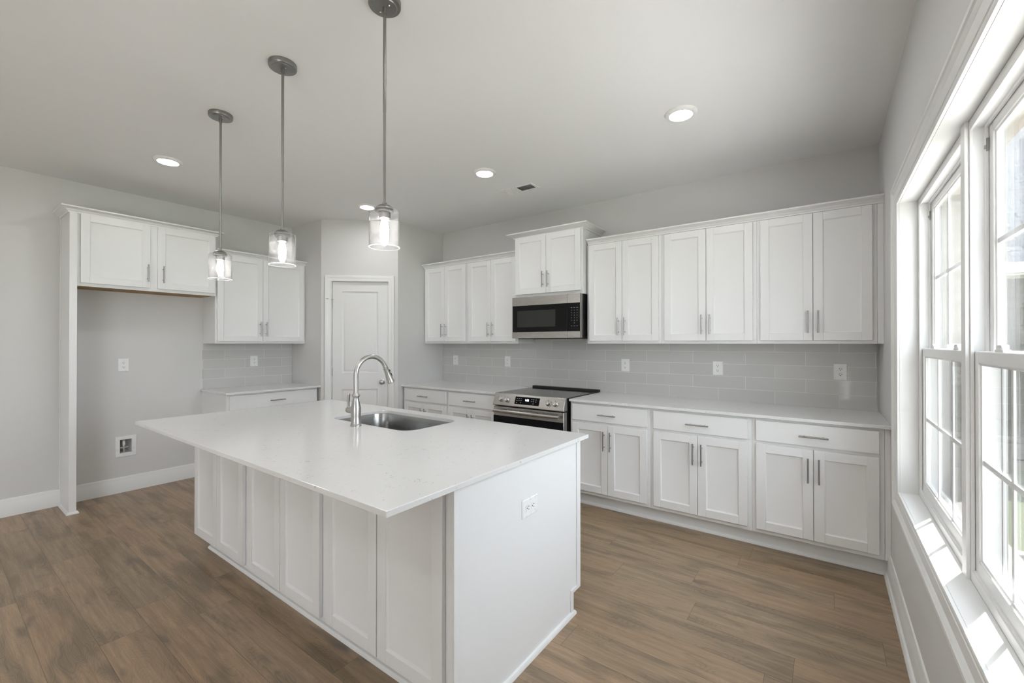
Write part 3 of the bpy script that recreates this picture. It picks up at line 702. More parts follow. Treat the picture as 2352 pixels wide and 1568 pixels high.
for a, c, lb in base_left:
    base_cab('base_cabinet', lb, (a, YBF), 0, c - a, BD, 0.025 if a < -3.5 else 0.019, c - a - 0.0225, 'base cabinets on the back wall')
o = obj('filler_strip', MB().box(0.2705, XR - 0.0005, YBF, YBF + 0.02, 0.108, CT0 - 0.0005), M_CAB, None, 0.001); tag(o, 'narrow white filler strip between last base cabinet and window wall', 'filler strip')
TK = [(0.0, 0.0), (-0.024, 0.0), (-0.023, 0.010), (-0.016, 0.018), (-0.006, 0.021), (-0.006, 0.106), (0.0, 0.106)]
o = obj('toe_kick', MB().sweep([(-1.7675, YBF + 0.0745), (XR - 0.0005, YBF + 0.0745)], TK), M_CAB); tag(o, 'white toe kick board under base cabinets right of the range', 'toe kick')
o = obj('toe_kick', MB().sweep([(-3.9145, YBF + 0.0745), (-2.5475, YBF + 0.0745)], TK), M_CAB); tag(o, 'white toe kick board under base cabinets left of the range', 'toe kick')
o = obj('countertop', MB().box(-1.767, XR - 0.001, 3.252, YB - 0.0005, CT0, CT1), M_QUARTZ, None, 0.002); tag(o, 'long white quartz countertop between range and window wall', 'countertop')
o = obj('countertop', MB().box(-3.9295, -2.548, 3.252, YB - 0.0005, CT0, CT1), M_QUARTZ, None, 0.002); tag(o, 'white quartz countertop between pantry wall and range', 'countertop')

# backsplash
o = obj('backsplash', MB().box(-3.929, XR - 0.012, -0.009, 0, CT1 + 0.0005, ZU0 - 0.0005).box(-2.544, -1.775, -0.009, 0, ZU0 - 0.0005, 1.60), M_TILE_B, None)
o.location = (0, YB - 0.0003, 0); tag(o, 'glossy grey subway tile backsplash along the back wall', 'backsplash')
o = obj('backsplash', MB().box(0.0, 2.655 - 1.735, -0.009, 0, CT1 + 0.0005, ZU0 - 0.0005), M_TILE_L, None)
o.location = (XL + 0.0003, 1.735, 0); o.rotation_euler = (0, 0, R_(90)); tag(o, 'glossy grey subway tile backsplash behind the short left counter', 'backsplash')

# ------------------------------------------------------------------ left wall: refrigerator surround, small upper, small base
LROT = R_(90)
FX = -4.875                                       # face frame plane (door front 20 mm proud)
o_y = 0.757
fd = FX - XL
fc = thing('refrigerator_cabinet', 'white two-door cabinet over the empty refrigerator space', 'cabinet', (FX, o_y, 1.823), LROT)
fw = 1.737 - o_y
def hollow(mb, x0, x1, y0, y1, z0, z1, t=0.018):
    mb.box(x0, x0 + t, y0, y1, z0, z1).box(x1 - t, x1, y0, y1, z0, z1).box(x0 + t, x1 - t, y0, y1, z1 - t, z1).box(x0 + t, x1 - t, y0, y0 + t, z0, z1 - t)
cb_ = MB(); hollow(cb_, 0.0, fw, 0.0, fd - 0.0005, 0, 0.5815)
obj('carcass', cb_, M_CAB, fc, 0.001)
obj('bottom_panel', MB().box(0.0185, fw - 0.0185, 0.0185, fd - 0.001, 0.002, 0.016), M_WOOD, fc)['label'] = 'unpainted wooden underside'
shaker(fc, 0.018, 0.461, 0.026, 0.5812, (0.442, 0.154, 'v'))
shaker(fc, 0.516, 0.966, 0.026, 0.5812, (0.552, 0.154, 'v'))
o = obj('crown_molding', MB().sweep([(-0.0465, fd - 0.001), (-0.0465, -0.0005), (fw, -0.0005), (fw, 0.02)], crown_prof(0.582, 0.95, 0.98)), M_CAB); o.location = (FX, o_y, 1.823); o.rotation_euler = (0, 0, LROT); tag(o, 'white crown moulding across the refrigerator cabinet and end panel', 'crown moulding')
ep = thing('end_panel', 'tall narrow white end panel left of the refrigerator space', 'panel', (FX, 0.711, 0), LROT)
obj('panel_board', MB().box(0.0, 0.0195, 0.0, fd - 0.0005, 0.0, 2.404), M_CAB, ep, 0.001)
obj('front_stile', MB().box(0.0, 0.0445, -0.019, -0.0003, 0.0, 2.404), M_CAB, ep, 0.0015)
obj('wall_scribe', MB().box(-0.007, -0.0003, fd - 0.016, fd - 0.0005, 0.1405, 2.40), M_CAB, ep, 0.001)
SHOE2 = [(0.0, 0.0), (-0.014, 0.0), (-0.013, 0.010), (-0.008, 0.018), (0.0, 0.020)]
obj('shoe_molding', MB().sweep([(-0.0003, fd - 0.016), (-0.0003, -0.0195), (0.0448, -0.0195), (0.0448, 0.0)], SHOE2), M_CAB, ep)

SX = -4.903
sd_ = SX - XL
su = upper_cab('upper_cabinet', 'white two-door upper cabinet between refrigerator cabinet and pantry wall', (SX, 1.7375), LROT, 2.655 - 1.7375, sd_ - 0.0005, ZU0, ZU1, ((0.016, 0.4425), (0.4455, 0.892), DZ0, 2.250), 1.509, None)
obj('crown', MB().sweep([(0.0, 0), (0.917, 0)], crown_prof(2.2535 - ZU0, 1.0, 0.9)), M_CAB, su)
BX = -4.612
sb = thing('base_cabinet', 'white base cabinet with one wide drawer under the short left counter', 'cabinet', (BX, 1.730, 0), LROT)
bw = 2.638 - 1.730; bd_ = BX - XL - 0.0005
obj('carcass', MB().box(0.0005, bw - 0.0005, 0, bd_, 0.108, CT0 - 0.0005).box(0.0005, bw - 0.0005, 0.075, bd_, 0.0, 0.108), M_CAB, sb, 0.001)
shaker(sb, 0.024, bw - 0.020, 0.718, 0.853, (0.460, 0.779, 'h'), name='drawer', flat=True)
shaker(sb, 0.024, 0.4525, 0.137, 0.697, (0.424, 0.571, 'v')); shaker(sb, 0.4555, bw - 0.020, 0.137, 0.697, (0.484, 0.571, 'v'))
o = obj('countertop', MB().box(XL + 0.0005, -4.570, 1.712, 2.6555, CT0, CT1), M_QUARTZ, None, 0.002); tag(o, 'short white quartz countertop left of the pantry door', 'countertop')

# ------------------------------------------------------------------ island
IF = 1.095                                        # face frame plane
isl = [(-3.362, -2.615, -3.357, -2.647, 'white island cabinet at the far left end, two shaker doors'),
       (-2.615, -1.837, -2.586, -1.863, 'middle white island cabinet with two shaker doors'),
       (-1.837, -1.060, -1.810, -1.082, 'white island cabinet nearest the camera, two shaker doors')]
IB = 1.995
for k, (a, c, d0, d1, lb) in enumerate(isl):
    r = thing('island_cabinet', lb, 'cabinet', (a, IF, 0), 0, 'island cabinets')
    wd = c - a
    if k == 1:    # hollow above so that the sink bowl hangs free
        cm_ = MB().box(0.0005, wd - 0.0005, 0, 0.39, 0.107, CT0 - 0.0005).box(0.0005, wd - 0.0005, 0.39, IB - IF, 0.107, 0.60).box(0.0005, wd - 0.0005, IB - IF - 0.02, IB - IF, 0.60, CT0 - 0.0005)
    elif k == 2:
        cm_ = MB().box(0.0005, wd - 0.0005, 0, 0.39, 0.107, CT0 - 0.0005).box(0.0005, wd - 0.0005, 0.39, IB - IF, 0.107, 0.60).box(0.07, wd - 0.0005, 0.39, IB - IF, 0.60, CT0 - 0.0005)
    else:
        cm_ = MB().box(0.0005, wd - 0.0005, 0, IB - IF, 0.107, CT0 - 0.0005)
    cm_.box(0.055 if k == 0 else 0.0005, wd - 0.0005, 0.062, IB - IF - 0.06, 0.0, 0.107)
    obj('carcass', cm_, M_CAB, r, 0.001)
    m_ = (d0 + d1) / 2
    shaker(r, d0 - a, m_ - a - 0.003, 0.112, 0.853, None)
    shaker(r, m_ - a + 0.003, d1 - a, 0.112, 0.853, None)
# end panel with scribe mouldings and toe notch
PX0, PX1 = -1.0595, -1.0345
pe = thing('island_end_panel', 'large flat white end panel of the island facing the window', 'panel', (PX1, 1.08, 0))
yb_ = 2.012 - 1.08; yn = 1.938 - 1.08
obj('panel_board', MB().prism([(0, 0), (yn, 0), (yn, 0.112), (yb_, 0.112), (yb_, CT0 - 0.0005), (0, CT0 - 0.0005)], 0, PX0 - PX1, 0), M_CAB, pe, 0.001)
obj('edge_trim', MB().box(0.0002, 0.006, 0, 0.022, 0.021, CT0 - 0.001), M_CAB, pe, 0.0012)
obj('edge_trim', MB().box(0.0002, 0.006, yb_ - 0.034, yb_ + 0.004, 0.128, CT0 - 0.001), M_CAB, pe, 0.0012)
obj('edge_trim', MB().box(0.0002, 0.006, yn - 0.02, yb_ + 0.004, 0.108, 0.128), M_CAB, pe, 0.0012)
obj('edge_trim', MB().box(0.0002, 0.006, yn - 0.022, yn + 0.004, 0.021, 0.108), M_CAB, pe, 0.0012)
obj('shoe_molding', MB().sweep([(0.0003, -0.002), (0.0003, yn + 0.006), (-0.02, yn + 0.006)], [(-o, z) for o, z in [(0.0, 0.0), (0.014, 0.0), (0.0135, 0.010), (0.009, 0.018), (0.0, 0.0205)]]), M_CAB, pe)
o = obj('island_toe_kick', MB().sweep([(-3.3075, 1.40), (-3.3075, 1.1568), (-1.0600, 1.1568)], [(0.0, 0.0), (-0.016, 0.0), (-0.015, 0.010), (-0.010, 0.018), (-0.0, 0.021), (0.0, 0.021)]), M_CAB); tag(o, 'white base shoe along the foot of the island doors', 'toe kick')

# island top with a rounded sink cut-out
IX0, IX1, IY0, IY1 = -3.374, -0.999, 0.776, 2.050
KX0, KX1, KY0, KY1, KR = -2.545, -1.808, 1.535, 1.948, 0.085
def rrect(x0, x1, y0, y1, r, n=10):
    pts = []
    for cx, cy, a0 in ((x1 - r, y1 - r, 0), (x0 + r, y1 - r, 90), (x0 + r, y0 + r, 180), (x1 - r, y0 + r, 270)):
        for i in range(n + 1):
            t = R_(a0 + 90 * i / n); pts.append((cx + r * math.cos(t), cy + r * math.sin(t)))
    return pts
bm = bmesh.new()
outer = [bm.verts.new((x, y, CT0)) for x, y in ((IX0, IY0), (IX1, IY0), (IX1, IY1), (IX0, IY1))]
inner = [bm.verts.new((x, y, CT0)) for x, y in rrect(KX0, KX1, KY0, KY1, KR)]
ed = []
for ring in (outer, inner):
    for i in range(len(ring)): ed.append(bm.edges.new((ring[i], ring[(i + 1) % len(ring)])))
bmesh.ops.triangle_fill(bm, use_beauty=True, edges=ed, use_dissolve=False)
ext_ = bmesh.ops.extrude_face_region(bm, geom=bm.faces[:])
bmesh.ops.translate(bm, vec=(0, 0, CT1 - CT0), verts=[v_ for v_ in ext_['geom'] if isinstance(v_, bmesh.types.BMVert)])
bmesh.ops.recalc_face_normals(bm, faces=bm.faces)
me = bpy.data.meshes.new('island_countertop'); bm.to_mesh(me); bm.free()
me.materials.append(M_QUARTZ)
o = bpy.data.objects.new('island_countertop', me); COL.objects.link(o)
bv = o.modifiers.new('bevel', 'BEVEL'); bv.width = 0.002; bv.segments = 2; bv.limit_method = 'ANGLE'; bv.angle_limit = R_(60)
tag(o, 'large white quartz island top with a sink cut-out', 'countertop')

# sink bowl
sk = thing('sink', 'stainless steel undermount sink set into the island top', 'sink', (0, 0, 0))
rings = []
for g, z, r in ((0.022, CT0 - 0.0005, 0.10), (0.004, CT0 - 0.0005, KR), (0.003, CT0 - 0.004, KR), (-0.002, 0.75, KR), (-0.006, 0.69, KR), (-0.014, 0.672, KR - 0.005), (-0.03, 0.664, KR - 0.02), (-0.05, 0.661, 0.05)):
    rings.append([(x, y, z) for x, y in rrect(KX0 - g, KX1 + g, KY0 - g, KY1 + g, max(r, 0.03))])
obj('bowl', MB().loops(rings, True, False, True), M_SINK, sk, 0, smooth=60)
obj('drain', MB().lathe([(0.045, 0), (0.045, 0.003), (0.036, 0.004), (0.034, -0.0 + 0.001), (0.006, 0.001)], (-2.176, 1.76, 0.6612), (0, 0, 1), 28), M_CHROME, sk)

# faucet
FXc, FYc = -2.175, 1.476
fa = thing('faucet', 'brushed nickel gooseneck pull-down faucet on the island', 'faucet', (FXc, FYc, CT1 + 0.0003))
def rel(z): return z - CT1
obj('faucet_body', MB().lathe([(0.031, 0), (0.031, 0.004), (0.028, 0.008), (0.0285, 0.013), (0.0265, 0.016), (0.0268, 0.05), (0.0282, 0.085), (0.0270, 0.105), (0.0220, 0.130), (0.0175, 0.150), (0.0165, 0.160), (0.0185, 0.165), (0.0232, 0.171), (0.0225, 0.176), (0.0165, 0.183), (0.0150, 0.186)], (0, 0, 0), (0, 0, 1), 36), M_NICK, fa)
pts = [(0, 0, 0.184), (0, 0, 0.24), (0, 0, 0.287)]
cR = 0.105
for i in range(1, 21):
    t = R_(180 - i * 8.0)
    pts.append((0, cR + cR * math.cos(t), 0.287 + cR * math.sin(t)))
obj('spout', MB().tube(pts, 0.0133, 20), M_NICK, fa)
e_ = Vector(pts[-1]); dr_ = (Vector(pts[-1]) - Vector(pts[-2])).normalized()
sh = obj('spray_head', MB().lathe([(0.0135, -0.004), (0.0160, -0.002), (0.0160, 0.006), (0.0150, 0.010), (0.0165, 0.040), (0.0205, 0.075), (0.0225, 0.090), (0.0240, 0.094), (0.0240, 0.100), (0.0215, 0.102)], e_, dr_, 28), M_NICK, fa)
side = Vector((1, 0, 0)).cross(dr_).normalized()
if side.y < 0: side = -side
bt = MB()
for s_, L_ in ((0.030, 0.008), (0.058, 0.014)):
    c_ = e_ + dr_ * s_ + side * (0.0150 + 0.06 * max(0, s_ - 0.03)) + Vector((0.004, 0, 0))
    bt.tube([c_ - dr_ * L_, c_ - dr_ * L_ * 0.5 + side * 0.001, c_ + dr_ * L_ * 0.5 + side * 0.001, c_ + dr_ * L_], [0.003, 0.0065, 0.0065, 0.003], 12)
obj('spray_button', bt, M_BLACK, sh)['label'] = 'black rubber spray buttons'
lv = obj('lever', MB().lathe([(0.0185, -0.002), (0.0185, 0.038), (0.0165, 0.044)], (-0.020, 0, 0.086), (-1, 0, 0), 24).lathe([(0.017, 0), (0.020, 0.002), (0.019, 0.016), (0.012, 0.022)], (-0.060, 0, 0.086), (-1, 0, 0), 24)
        .tube([(-0.068, 0, 0.088), (-0.068, -0.002, 0.11), (-0.066, -0.005, 0.135), (-0.062, -0.006, 0.160), (-0.058, -0.006, 0.176), (-0.056, -0.006, 0.181)], [0.006, 0.0058, 0.0075, 0.0092, 0.0080, 0.003], 16), M_NICK, fa)

# ------------------------------------------------------------------ range
RX0, RX1 = -2.535, -1.780
RZ = 0.893
rg = thing('range', 'stainless slide-in electric range with black glass cooktop', 'range', (RX0, 3.20, 0))
RW = RX1 - RX0; RD = YB - 0.0105 - 3.20
obj('body', MB().box(0.006, RW - 0.006, 0.05, RD, 0.03, 0.878), M_BLACK, rg, 0.003)
obj('cooktop', MB().box(-0.0, RW, 0.045, RD - 0.055, 0.879, RZ), M_COOK, rg, 0.003)
obj('rear_trim', MB().box(0.0, RW, RD - 0.054, RD, 0.879, RZ + 0.018), M_BLACK, rg, 0.004)
# slanted control panel
cp = obj('control_panel', MB().prism([(0.045, RZ + 0.002), (0.020, RZ + 0.001), (-0.022, 0.790), (-0.018, 0.783), (0.05, 0.783)], 0, 0.0, RW), M_STEEL, rg, 0.003)
pn = Vector((0, 0.020 + 0.022, RZ + 0.001 - 0.790)).normalized()     # up along the slanted face
nf = Vector((0, -pn.z, pn.y))                                         # outward normal
def on_panel(x, t, h=0.0):
    return Vector((x, -0.022, 0.790)) + pn * t + nf * h
PLEN = math.hypot(0.042, RZ + 0.001 - 0.790)
for kxp in (0.085, 0.155, 0.600, 0.668):
    kb = obj('knob', MB().lathe([(0.0265, 0.0), (0.0265, 0.004), (0.0240, 0.006), (0.0225, 0.024), (0.0200, 0.027), (0.001, 0.027)], on_panel(kxp, PLEN * 0.50, 0.0002), nf, 28, cap=False), M_CHROME, rg)
    q = on_panel(kxp, PLEN * 0.50, 0.027)
    g_ = MB()
    U_ = Vector((1, 0, 0))
    vs = []
    for a_, b_, c_ in ((-1, -1, 0), (1, -1, 0), (1, 1, 0), (-1, 1, 0), (-1, -1, 1), (1, -1, 1), (1, 1, 1), (-1, 1, 1)):
        vs.append(q + U_ * 0.005 * a_ + pn * 0.0205 * b_ + nf * 0.007 * c_)
    g_.add(vs, [(3, 2, 1, 0), (4, 5, 6, 7), (0, 1, 5, 4), (1, 2, 6, 5), (2, 3, 7, 6), (3, 0, 4, 7)])
    obj('grip', g_, M_CHROME, kb, 0.0015)
dsp = MB()
dv = []
for h_ in (0.0003, 0.003):
    for x_, t_ in ((0.245, PLEN * 0.20), (0.505, PLEN * 0.20), (0.505, PLEN * 0.82), (0.245, PLEN * 0.82)): dv.append(on_panel(x_, t_, h_))
dsp.add(dv, [(3, 2, 1, 0), (4, 5, 6, 7), (0, 1, 5, 4), (1, 2, 6, 5), (2, 3, 7, 6), (3, 0, 4, 7)])
dp = obj('display', dsp, M_BGLASS, rg, 0.001)
PM = Matrix(((1, 0, 0, 0), (0, pn.y, nf.y, 0), (0, pn.z, nf.z, 0), (0, 0, 0, 1)))
def on_disp(x, t): return Matrix.Translation(on_panel(x, t, 0.0034)) @ PM
text_part('clock', '1:05', 0.026, M_LED, dp, on_disp(0.375, PLEN * 0.56))
tks = MB()
for rr_, tt in enumerate((0.66, 0.50, 0.33)):
    for xx in (0.268, 0.290, 0.312, 0.425, 0.445, 0.470):
        if rr_ == 2 and xx in (0.290, 0.425, 0.470): continue
        c_ = on_panel(xx, PLEN * tt, 0.0033)
        tks = MB(); tks.add([c_ + Vector((-0.006, 0, 0)) - pn * 0.002, c_ + Vector((0.006, 0, 0)) - pn * 0.002, c_ + Vector((0.006, 0, 0)) + pn * 0.002, c_ + Vector((-0.006, 0, 0)) + pn * 0.002], [(0, 1, 2, 3)])
        obj('key_marking', tks, M_MARK, dp)
od = obj('oven_door', MB().box(0.004, RW - 0.004, -0.012, 0.048, 0.185, 0.774), M_STEEL, rg, 0.003)
obj('oven_window', MB().box(0.0045, RW - 0.0045, -0.0145, -0.0122, 0.20, 0.690), M_BGLASS, od, 0.001)
obj('oven_handle', MB().tube([(0.03, -0.045, 0.738), (0.2, -0.051, 0.738), (RW / 2, -0.053, 0.738), (RW - 0.2, -0.051, 0.738), (RW - 0.03, -0.045, 0.738)], [0.015, 0.0175, 0.0185, 0.0175, 0.015], 18)
    .box(0.035, 0.06, -0.05, -0.0122, 0.727, 0.749).box(RW - 0.06, RW - 0.035, -0.05, -0.0122, 0.727, 0.749), M_STEEL, od, 0.001)
obj('storage_drawer', MB().box(0.004, RW - 0.004, -0.010, 0.048, 0.06, 0.178), M_STEEL, rg, 0.003)
for lx_, ly_ in ((0.05, 0.1), (RW - 0.05, 0.1), (0.05, RD - 0.1), (RW - 0.05, RD - 0.1)):
    obj('leg', MB().cyl((lx_, ly_, 0.0), (lx_, ly_, 0.03), 0.015, 12), M_BLACK, rg)

# ------------------------------------------------------------------ microwave
WX0, WX1 = -2.540, -1.789
MWY = 3.502
mw = thing('microwave', 'stainless over-the-range microwave with black glass door', 'microwave', (WX0, MWY, 1.408))
MWW = WX1 - WX0; MWH = 1.8115 - 1.408; MWD = YB - 0.0105 - MWY
DW = 0.620                                        # door width
obj('body', MB().box(0.008, MWW - 0.004, 0.046, MWD, 0.006, MWH - 0.001), M_BLACK, mw, 0.002)
md = obj('door', MB().box(0.0, DW - 0.001, 0.0, 0.044, 0.0, MWH - 0.001), M_BGLASS, mw, 0.003)
ZS0, ZS1 = 0.060, MWH - 0.085
obj('top_band', MB().box(0.0, DW - 0.001, -0.0025, -0.0002, ZS1, MWH - 0.001), M_STEEL, md, 0.0008)
obj('bottom_band', MB().box(0.0, DW - 0.001, -0.0025, -0.0002, 0.0, ZS0), M_STEEL, md, 0.0008)
obj('window', MB().box(0.062, 0.497, -0.0022, -0.0002, 0.108, 0.268), M_WGLASS, md, 0.0008)
mp_ = obj('control_panel', MB().box(DW + 0.001, MWW, 0.0, 0.044, 0.0, MWH - 0.001), M_BGLASS, mw, 0.003)
obj('top_band', MB().box(DW + 0.001, MWW, -0.0025, -0.0002, ZS1, MWH - 0.001), M_STEEL, mp_, 0.0008)
obj('bottom_band', MB().box(DW + 0.001, MWW, -0.0025, -0.0002, 0.0, ZS0), M_STEEL, mp_, 0.0008)
obj('side_edge', MB().box(MWW + 0.0002, MWW + 0.0016, 0.002, 0.044, 0.002, MWH - 0.003), M_STEEL, mp_)
for r_, row_ in enumerate((('1', '2', '3'), ('4', '5', '6'), ('7', '8', '9'), ('', '0', ''))):
    for c_, ch in enumerate(row_):
        if ch: text_part('key', ch, 0.013, M_MARK, mp_, Matrix.Translation((DW + 0.045 + 0.028 * c_, -0.0006, 0.205 - 0.0235 * r_)) @ FACE)
kmk = MB()
for zz, ww in ((0.275, 0.0075), (0.252, 0.005), (0.228, 0.004), (0.108, 0.007)):
    for c_ in range(3):
        xc = DW + 0.045 + 0.028 * c_
        kmk = MB(); kmk.add([(xc - ww, -0.0008, zz - 0.0014), (xc + ww, -0.0008, zz - 0.0014), (xc + ww, -0.0008, zz + 0.0014), (xc - ww, -0.0008, zz + 0.0014)], [(0, 1, 2, 3)])
        obj('key_marking', kmk, M_MARK, mp_)
obj('vent_grille', MB().box(0.03, MWW - 0.03, 0.06, MWD - 0.02, -0.006, 0.0055), M_BLACK, mw, 0.002)

# ------------------------------------------------------------------ outlets
def outlet(label, loc, rot, horizontal=False, pw=0.078, ph=0.118):
    r = thing('wall_outlet', label, 'outlet', loc, rot, 'white duplex outlets')
    if horizontal: pw, ph = ph, pw
    obj('cover_plate', MB().frame(-pw / 2, pw / 2, -ph / 2, ph / 2, [(0, 0), (0, -0.003), (0.004, -0.006)], cap=True), M_PLAST, r)
    for s in (-1, 1):
        cx, cz = (s * 0.0195, 0) if horizontal else (0, s * 0.0195)
        pts2 = []
        for i in range(28):
            t = 2 * math.pi * i / 28
            x_ = max(-0.0145, min(0.0145, 0.0175 * math.cos(t))); z_ = max(-0.0135, min(0.0135, 0.0175 * math.sin(t)))
            pts2.append((cx + x_, cz + z_) if not horizontal else (cx + z_, cz + x_))
        sk_ = obj('socket', MB().prism(pts2, 1, -0.0078, -0.0061), M_PLAST, r, 0.0006)
        sl = MB()
        if horizontal:
            sl.box(cx - 0.001, cx + 0.007, -0.0082, -0.0079, 0.005, 0.0075).box(cx - 0.001, cx + 0.006, -0.0082, -0.0079, -0.0075, -0.005).lathe([(0.0028, 0), (0.0028, 0.0004)], (cx - 0.007, -0.0078, 0), (0, -1, 0), 12)
        else:
            sl.box(-0.0075, -0.005, -0.0082, -0.0079, cz - 0.001, cz + 0.007).box(0.005, 0.0075, -0.0082, -0.0079, cz - 0.001, cz + 0.006).lathe([(0.0028, 0), (0.0028, 0.0004)], (0, -0.0078, cz - 0.007), (0, -1, 0), 12)
        obj('slots', sl, M_DARK, sk_)['label'] = 'dark plug slots'
    obj('screw', MB().lathe([(0.0028, 0), (0.0022, 0.001)], (0, -0.0061, 0), (0, -1, 0), 12), M_PLAST, r)
    return r
YT = YB - 0.0096
for x_, lb in ((-3.700, 'white outlet on the backsplash nearest the pantry corner'), (-2.903, 'white outlet on the backsplash just left of the range'),
               (-1.5265, 'white outlet on the backsplash just right of the range'), (-0.730, 'white outlet on the backsplash under the middle upper cabinet'),
               (0.0815, 'white outlet on the backsplash nearest the window wall')):
    outlet(lb, (x_, YT, 1.153), 0)
outlet('white outlet on the greige wall in the refrigerator space', (XL + 0.0003, 1.1145, 1.160), LROT)
outlet('white outlet on the short left backsplash', (XL + 0.0096, 2.228, 1.160), LROT)
outlet('white outlet mounted sideways on the island end panel', (PX1 + 0.0003, 1.550, 0.660), R_(90), True)

# water valve box
vb = thing('valve_box', 'white recessed refrigerator water valve box low on the wall', 'valve box', (XL, 0, 0), LROT)
obj('flange', MB().frame(1.058, 1.207, 0.323, 0.511, [(0, -0.0003), (0.002, -0.006), (0.030, -0.010), (0.033, -0.006), (0.033, 0.02)]), M_PLAST, vb)
obj('box_liner', MB().frame(1.0905, 1.1745, 0.3555, 0.4785, [(0, 0.0), (0.0, 0.085)], cap=True), plain('box_liner_plastic', (0.52, 0.52, 0.52), 0.5), vb)
vv = obj('valve', MB().cyl((1.128, 0.045, 0.356), (1.128, 0.045, 0.395), 0.009, 14).cyl((1.128, 0.045, 0.395), (1.128, 0.045, 0.415), 0.013, 14).cyl((1.100, 0.045, 0.400), (1.158, 0.045, 0.400), 0.008, 14).cyl((1.158, 0.045, 0.400), (1.166, 0.045, 0.400), 0.011, 6), M_CHROME, vb)
obj('valve_handle', MB().tube([(1.092, 0.03, 0.396), (1.104, 0.026, 0.404), (1.122, 0.025, 0.398), (1.140, 0.026, 0.404)], [0.005, 0.008, 0.008, 0.004], 10), M_CHROME, vv)
obj('hammer_arrestor', MB().lathe([(0.011, 0), (0.011, 0.045), (0.007, 0.05)], (1.128, 0.045, 0.415), (0, 0, 1), 16), M_PLAST, vb)

# ------------------------------------------------------------------ ceiling lamps, vent
def recessed(x, y, label):
    r = thing('recessed_light', label, 'ceiling light', (x, y, H), 0, 'recessed ceiling lights')
    obj('trim_ring', MB().lathe([(0.093, -0.0003), (0.092, -0.004), (0.082, -0.013), (0.070, -0.017), (0.066, -0.016), (0.066, -0.0005)], (0, 0, 0), (0, 0, 1), 40, cap=False), M_PLAST, r)
    obj('diffuser', MB().lathe([(0.0655, -0.0150), (0.05, -0.0158), (0.001, -0.0162)], (0, 0, 0), (0, 0, 1), 40, cap=False), M_LAMP, r)
recessed(-0.706, 2.700, 'recessed ceiling light nearest the window wall')
recessed(-2.236, 2.700, 'recessed ceiling light beside the ceiling vent')
recessed(-3.752, 2.672, 'recessed ceiling light in front of the pantry wall')
recessed(-4.032, 1.115, 'recessed ceiling light in front of the refrigerator cabinet')
for x_, y_ in ((-0.70, 1.10), (-0.9, -0.9), (-2.6, -0.9), (-4.2, -0.9), (-0.9, -3.0), (-2.6, -3.0), (-4.2, -3.0)):  # lamps out of view, added to brighten the room
    recessed(x_, y_, 'added unseen recessed ceiling light that brightens the room')

vt = thing('ceiling_vent', 'white rectangular ceiling air vent with louvres', 'vent', (-2.219, 3.175, H))
obj('vent_frame', MB().frame(-0.165, 0.165, -0.073, 0.073, [(0, 0), (0.003, -0.005), (0.022, -0.006), (0.024, -0.004)]), M_PLAST, vt)
for c_ in list(vt.children):
    c_.data.transform(Matrix.Rotation(R_(-90), 4, 'X'))
    c_.data.transform(Matrix.Scale(1, 4))
    zz = [v_.co.z for v_ in c_.data.vertices]
    if max(zz) > 0.0005: c_.data.transform(Matrix.Scale(-1, 4, (0, 0, 1)))
obj('vent_opening', MB().box(-0.142, 0.142, -0.05, 0.05, -0.0008, -0.0002), M_DARK, vt)
for side_ in (-1, 1):
    for i in range(11):
        xx = side_ * (0.010 + i * 0.0125)
        s_ = 0.009 * side_
        obj('louver', MB().add([(xx, -0.05, -0.001), (xx + s_ * 0.2, -0.05, -0.001), (xx + s_ * 1.2, -0.05, -0.006), (xx + s_, -0.05, -0.006),
                                (xx, 0.05, -0.001), (xx + s_ * 0.2, 0.05, -0.001), (xx + s_ * 1.2, 0.05, -0.006), (xx + s_, 0.05, -0.006)],
                               [(0, 1, 2, 3), (7, 6, 5, 4), (0, 4, 5, 1), (1, 5, 6, 2), (2, 6, 7, 3), (3, 7, 4, 0)]), M_PLAST, vt)

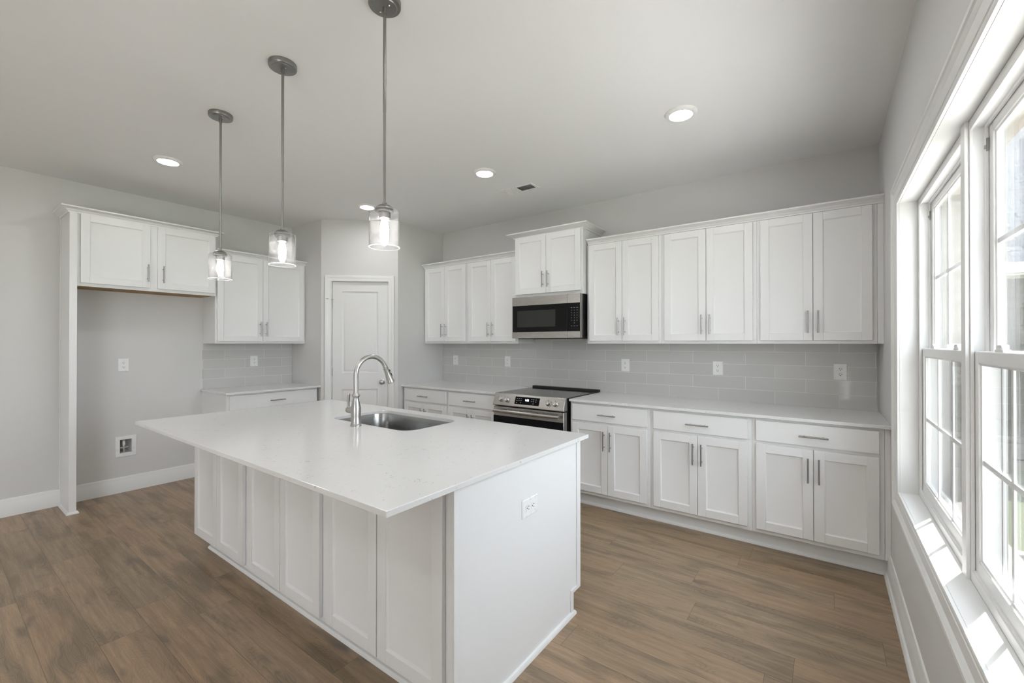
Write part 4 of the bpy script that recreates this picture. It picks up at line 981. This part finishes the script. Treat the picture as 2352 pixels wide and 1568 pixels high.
# ------------------------------------------------------------------ pendants
def pendant(x, y, label, src=None):
    zb = 1.746 - H                               # shade rim, relative to the ceiling
    if src:
        r = src.copy(); COL.objects.link(r); r.location = (x, y, H); r['label'] = label
        for ch in src.children:
            c = ch.copy(); COL.objects.link(c); c.parent = r
            for g in ch.children:
                d = g.copy(); COL.objects.link(d); d.parent = c
        return r
    r = thing('pendant_light', label, 'pendant light', (x, y, H), 0, 'pendant lights over the island')
    cn = obj('canopy', MB().lathe([(0.064, -0.0003), (0.064, -0.018), (0.062, -0.022), (0.050, -0.023), (0.047, -0.026), (0.010, -0.027)], (0, 0, 0), (0, 0, 1), 40), M_PEND, r, smooth=30)
    obj('canopy_screw', MB().lathe([(0.004, -0.027), (0.004, -0.031), (0.002, -0.033)], (0.028, 0, 0), (0, 0, 1), 12), M_CHROME, cn)
    obj('canopy_screw', MB().lathe([(0.004, -0.027), (0.004, -0.031), (0.002, -0.033)], (-0.028, 0, 0), (0, 0, 1), 12), M_CHROME, cn)
    zt = zb + 0.152                              # shade top
    obj('rod', MB().lathe([(0.0085, -0.027), (0.0085, -0.052), (0.0065, -0.053), (0.0065, -0.45), (0.0058, -0.452), (0.0058, zt + 0.03), (0.009, zt + 0.028), (0.009, zt + 0.012)], (0, 0, 0), (0, 0, 1), 20), M_PEND, r, smooth=30)
    hd = obj('shade_holder', MB().lathe([(0.009, 0.020), (0.020, 0.018), (0.032, 0.010), (0.036, 0.002), (0.036, 0.0004)], (0, 0, zt), (0, 0, 1), 32), M_PEND, r)
    obj('socket', MB().lathe([(0.036, -0.006), (0.036, -0.010), (0.024, -0.012), (0.024, -0.036), (0.020, -0.038)], (0, 0, zt), (0, 0, 1), 28), M_PEND, hd)
    R0, t_ = 0.0605, 0.0025
    obj('glass_shade', MB().lathe([(0.020, 0.0), (R0 - 0.008, 0.0), (R0 - 0.002, -0.003), (R0, -0.010), (R0, zb - zt + 0.001), (R0 - t_ / 2, zb - zt), (R0 - t_, zb - zt + 0.001), (R0 - t_, -0.010), (R0 - 0.010, -0.0028), (0.020, -0.0028)], (0, 0, zt), (0, 0, 1), 48, cap=False), M_SHADE, r)['label'] = 'clear seeded glass cylinder shade'
    rim = MB(); rr_ = R0 - t_ / 2
    rim.loops([[((rr_ + 0.0016 * math.cos(2 * math.pi * j / 8)) * math.cos(2 * math.pi * i / 48), (rr_ + 0.0016 * math.cos(2 * math.pi * j / 8)) * math.sin(2 * math.pi * i / 48), zb + 0.0016 * math.sin(2 * math.pi * j / 8)) for j in range(8)] for i in list(range(48)) + [0]])
    obj('rim_glint_ring', rim, M_RIM, r)  # milky ring added to stand for the bright glint along the shade's edge
    obj('bulb', MB().lathe([(0.012, -0.038), (0.0125, -0.046), (0.015, -0.060), (0.0175, -0.078), (0.0170, -0.096), (0.0125, -0.112), (0.005, -0.120), (0.001, -0.121)], (0, 0, zt), (0, 0, 1), 24), M_BULB, r)
    return r
p0 = pendant(-2.962, 1.077, 'pendant light furthest from the camera, over the left end of the island')
pendant(-2.178, 1.063, 'middle one of the three pendant lights over the island', p0)
pendant(-1.444, 1.110, 'pendant light nearest the camera, over the right end of the island', p0)
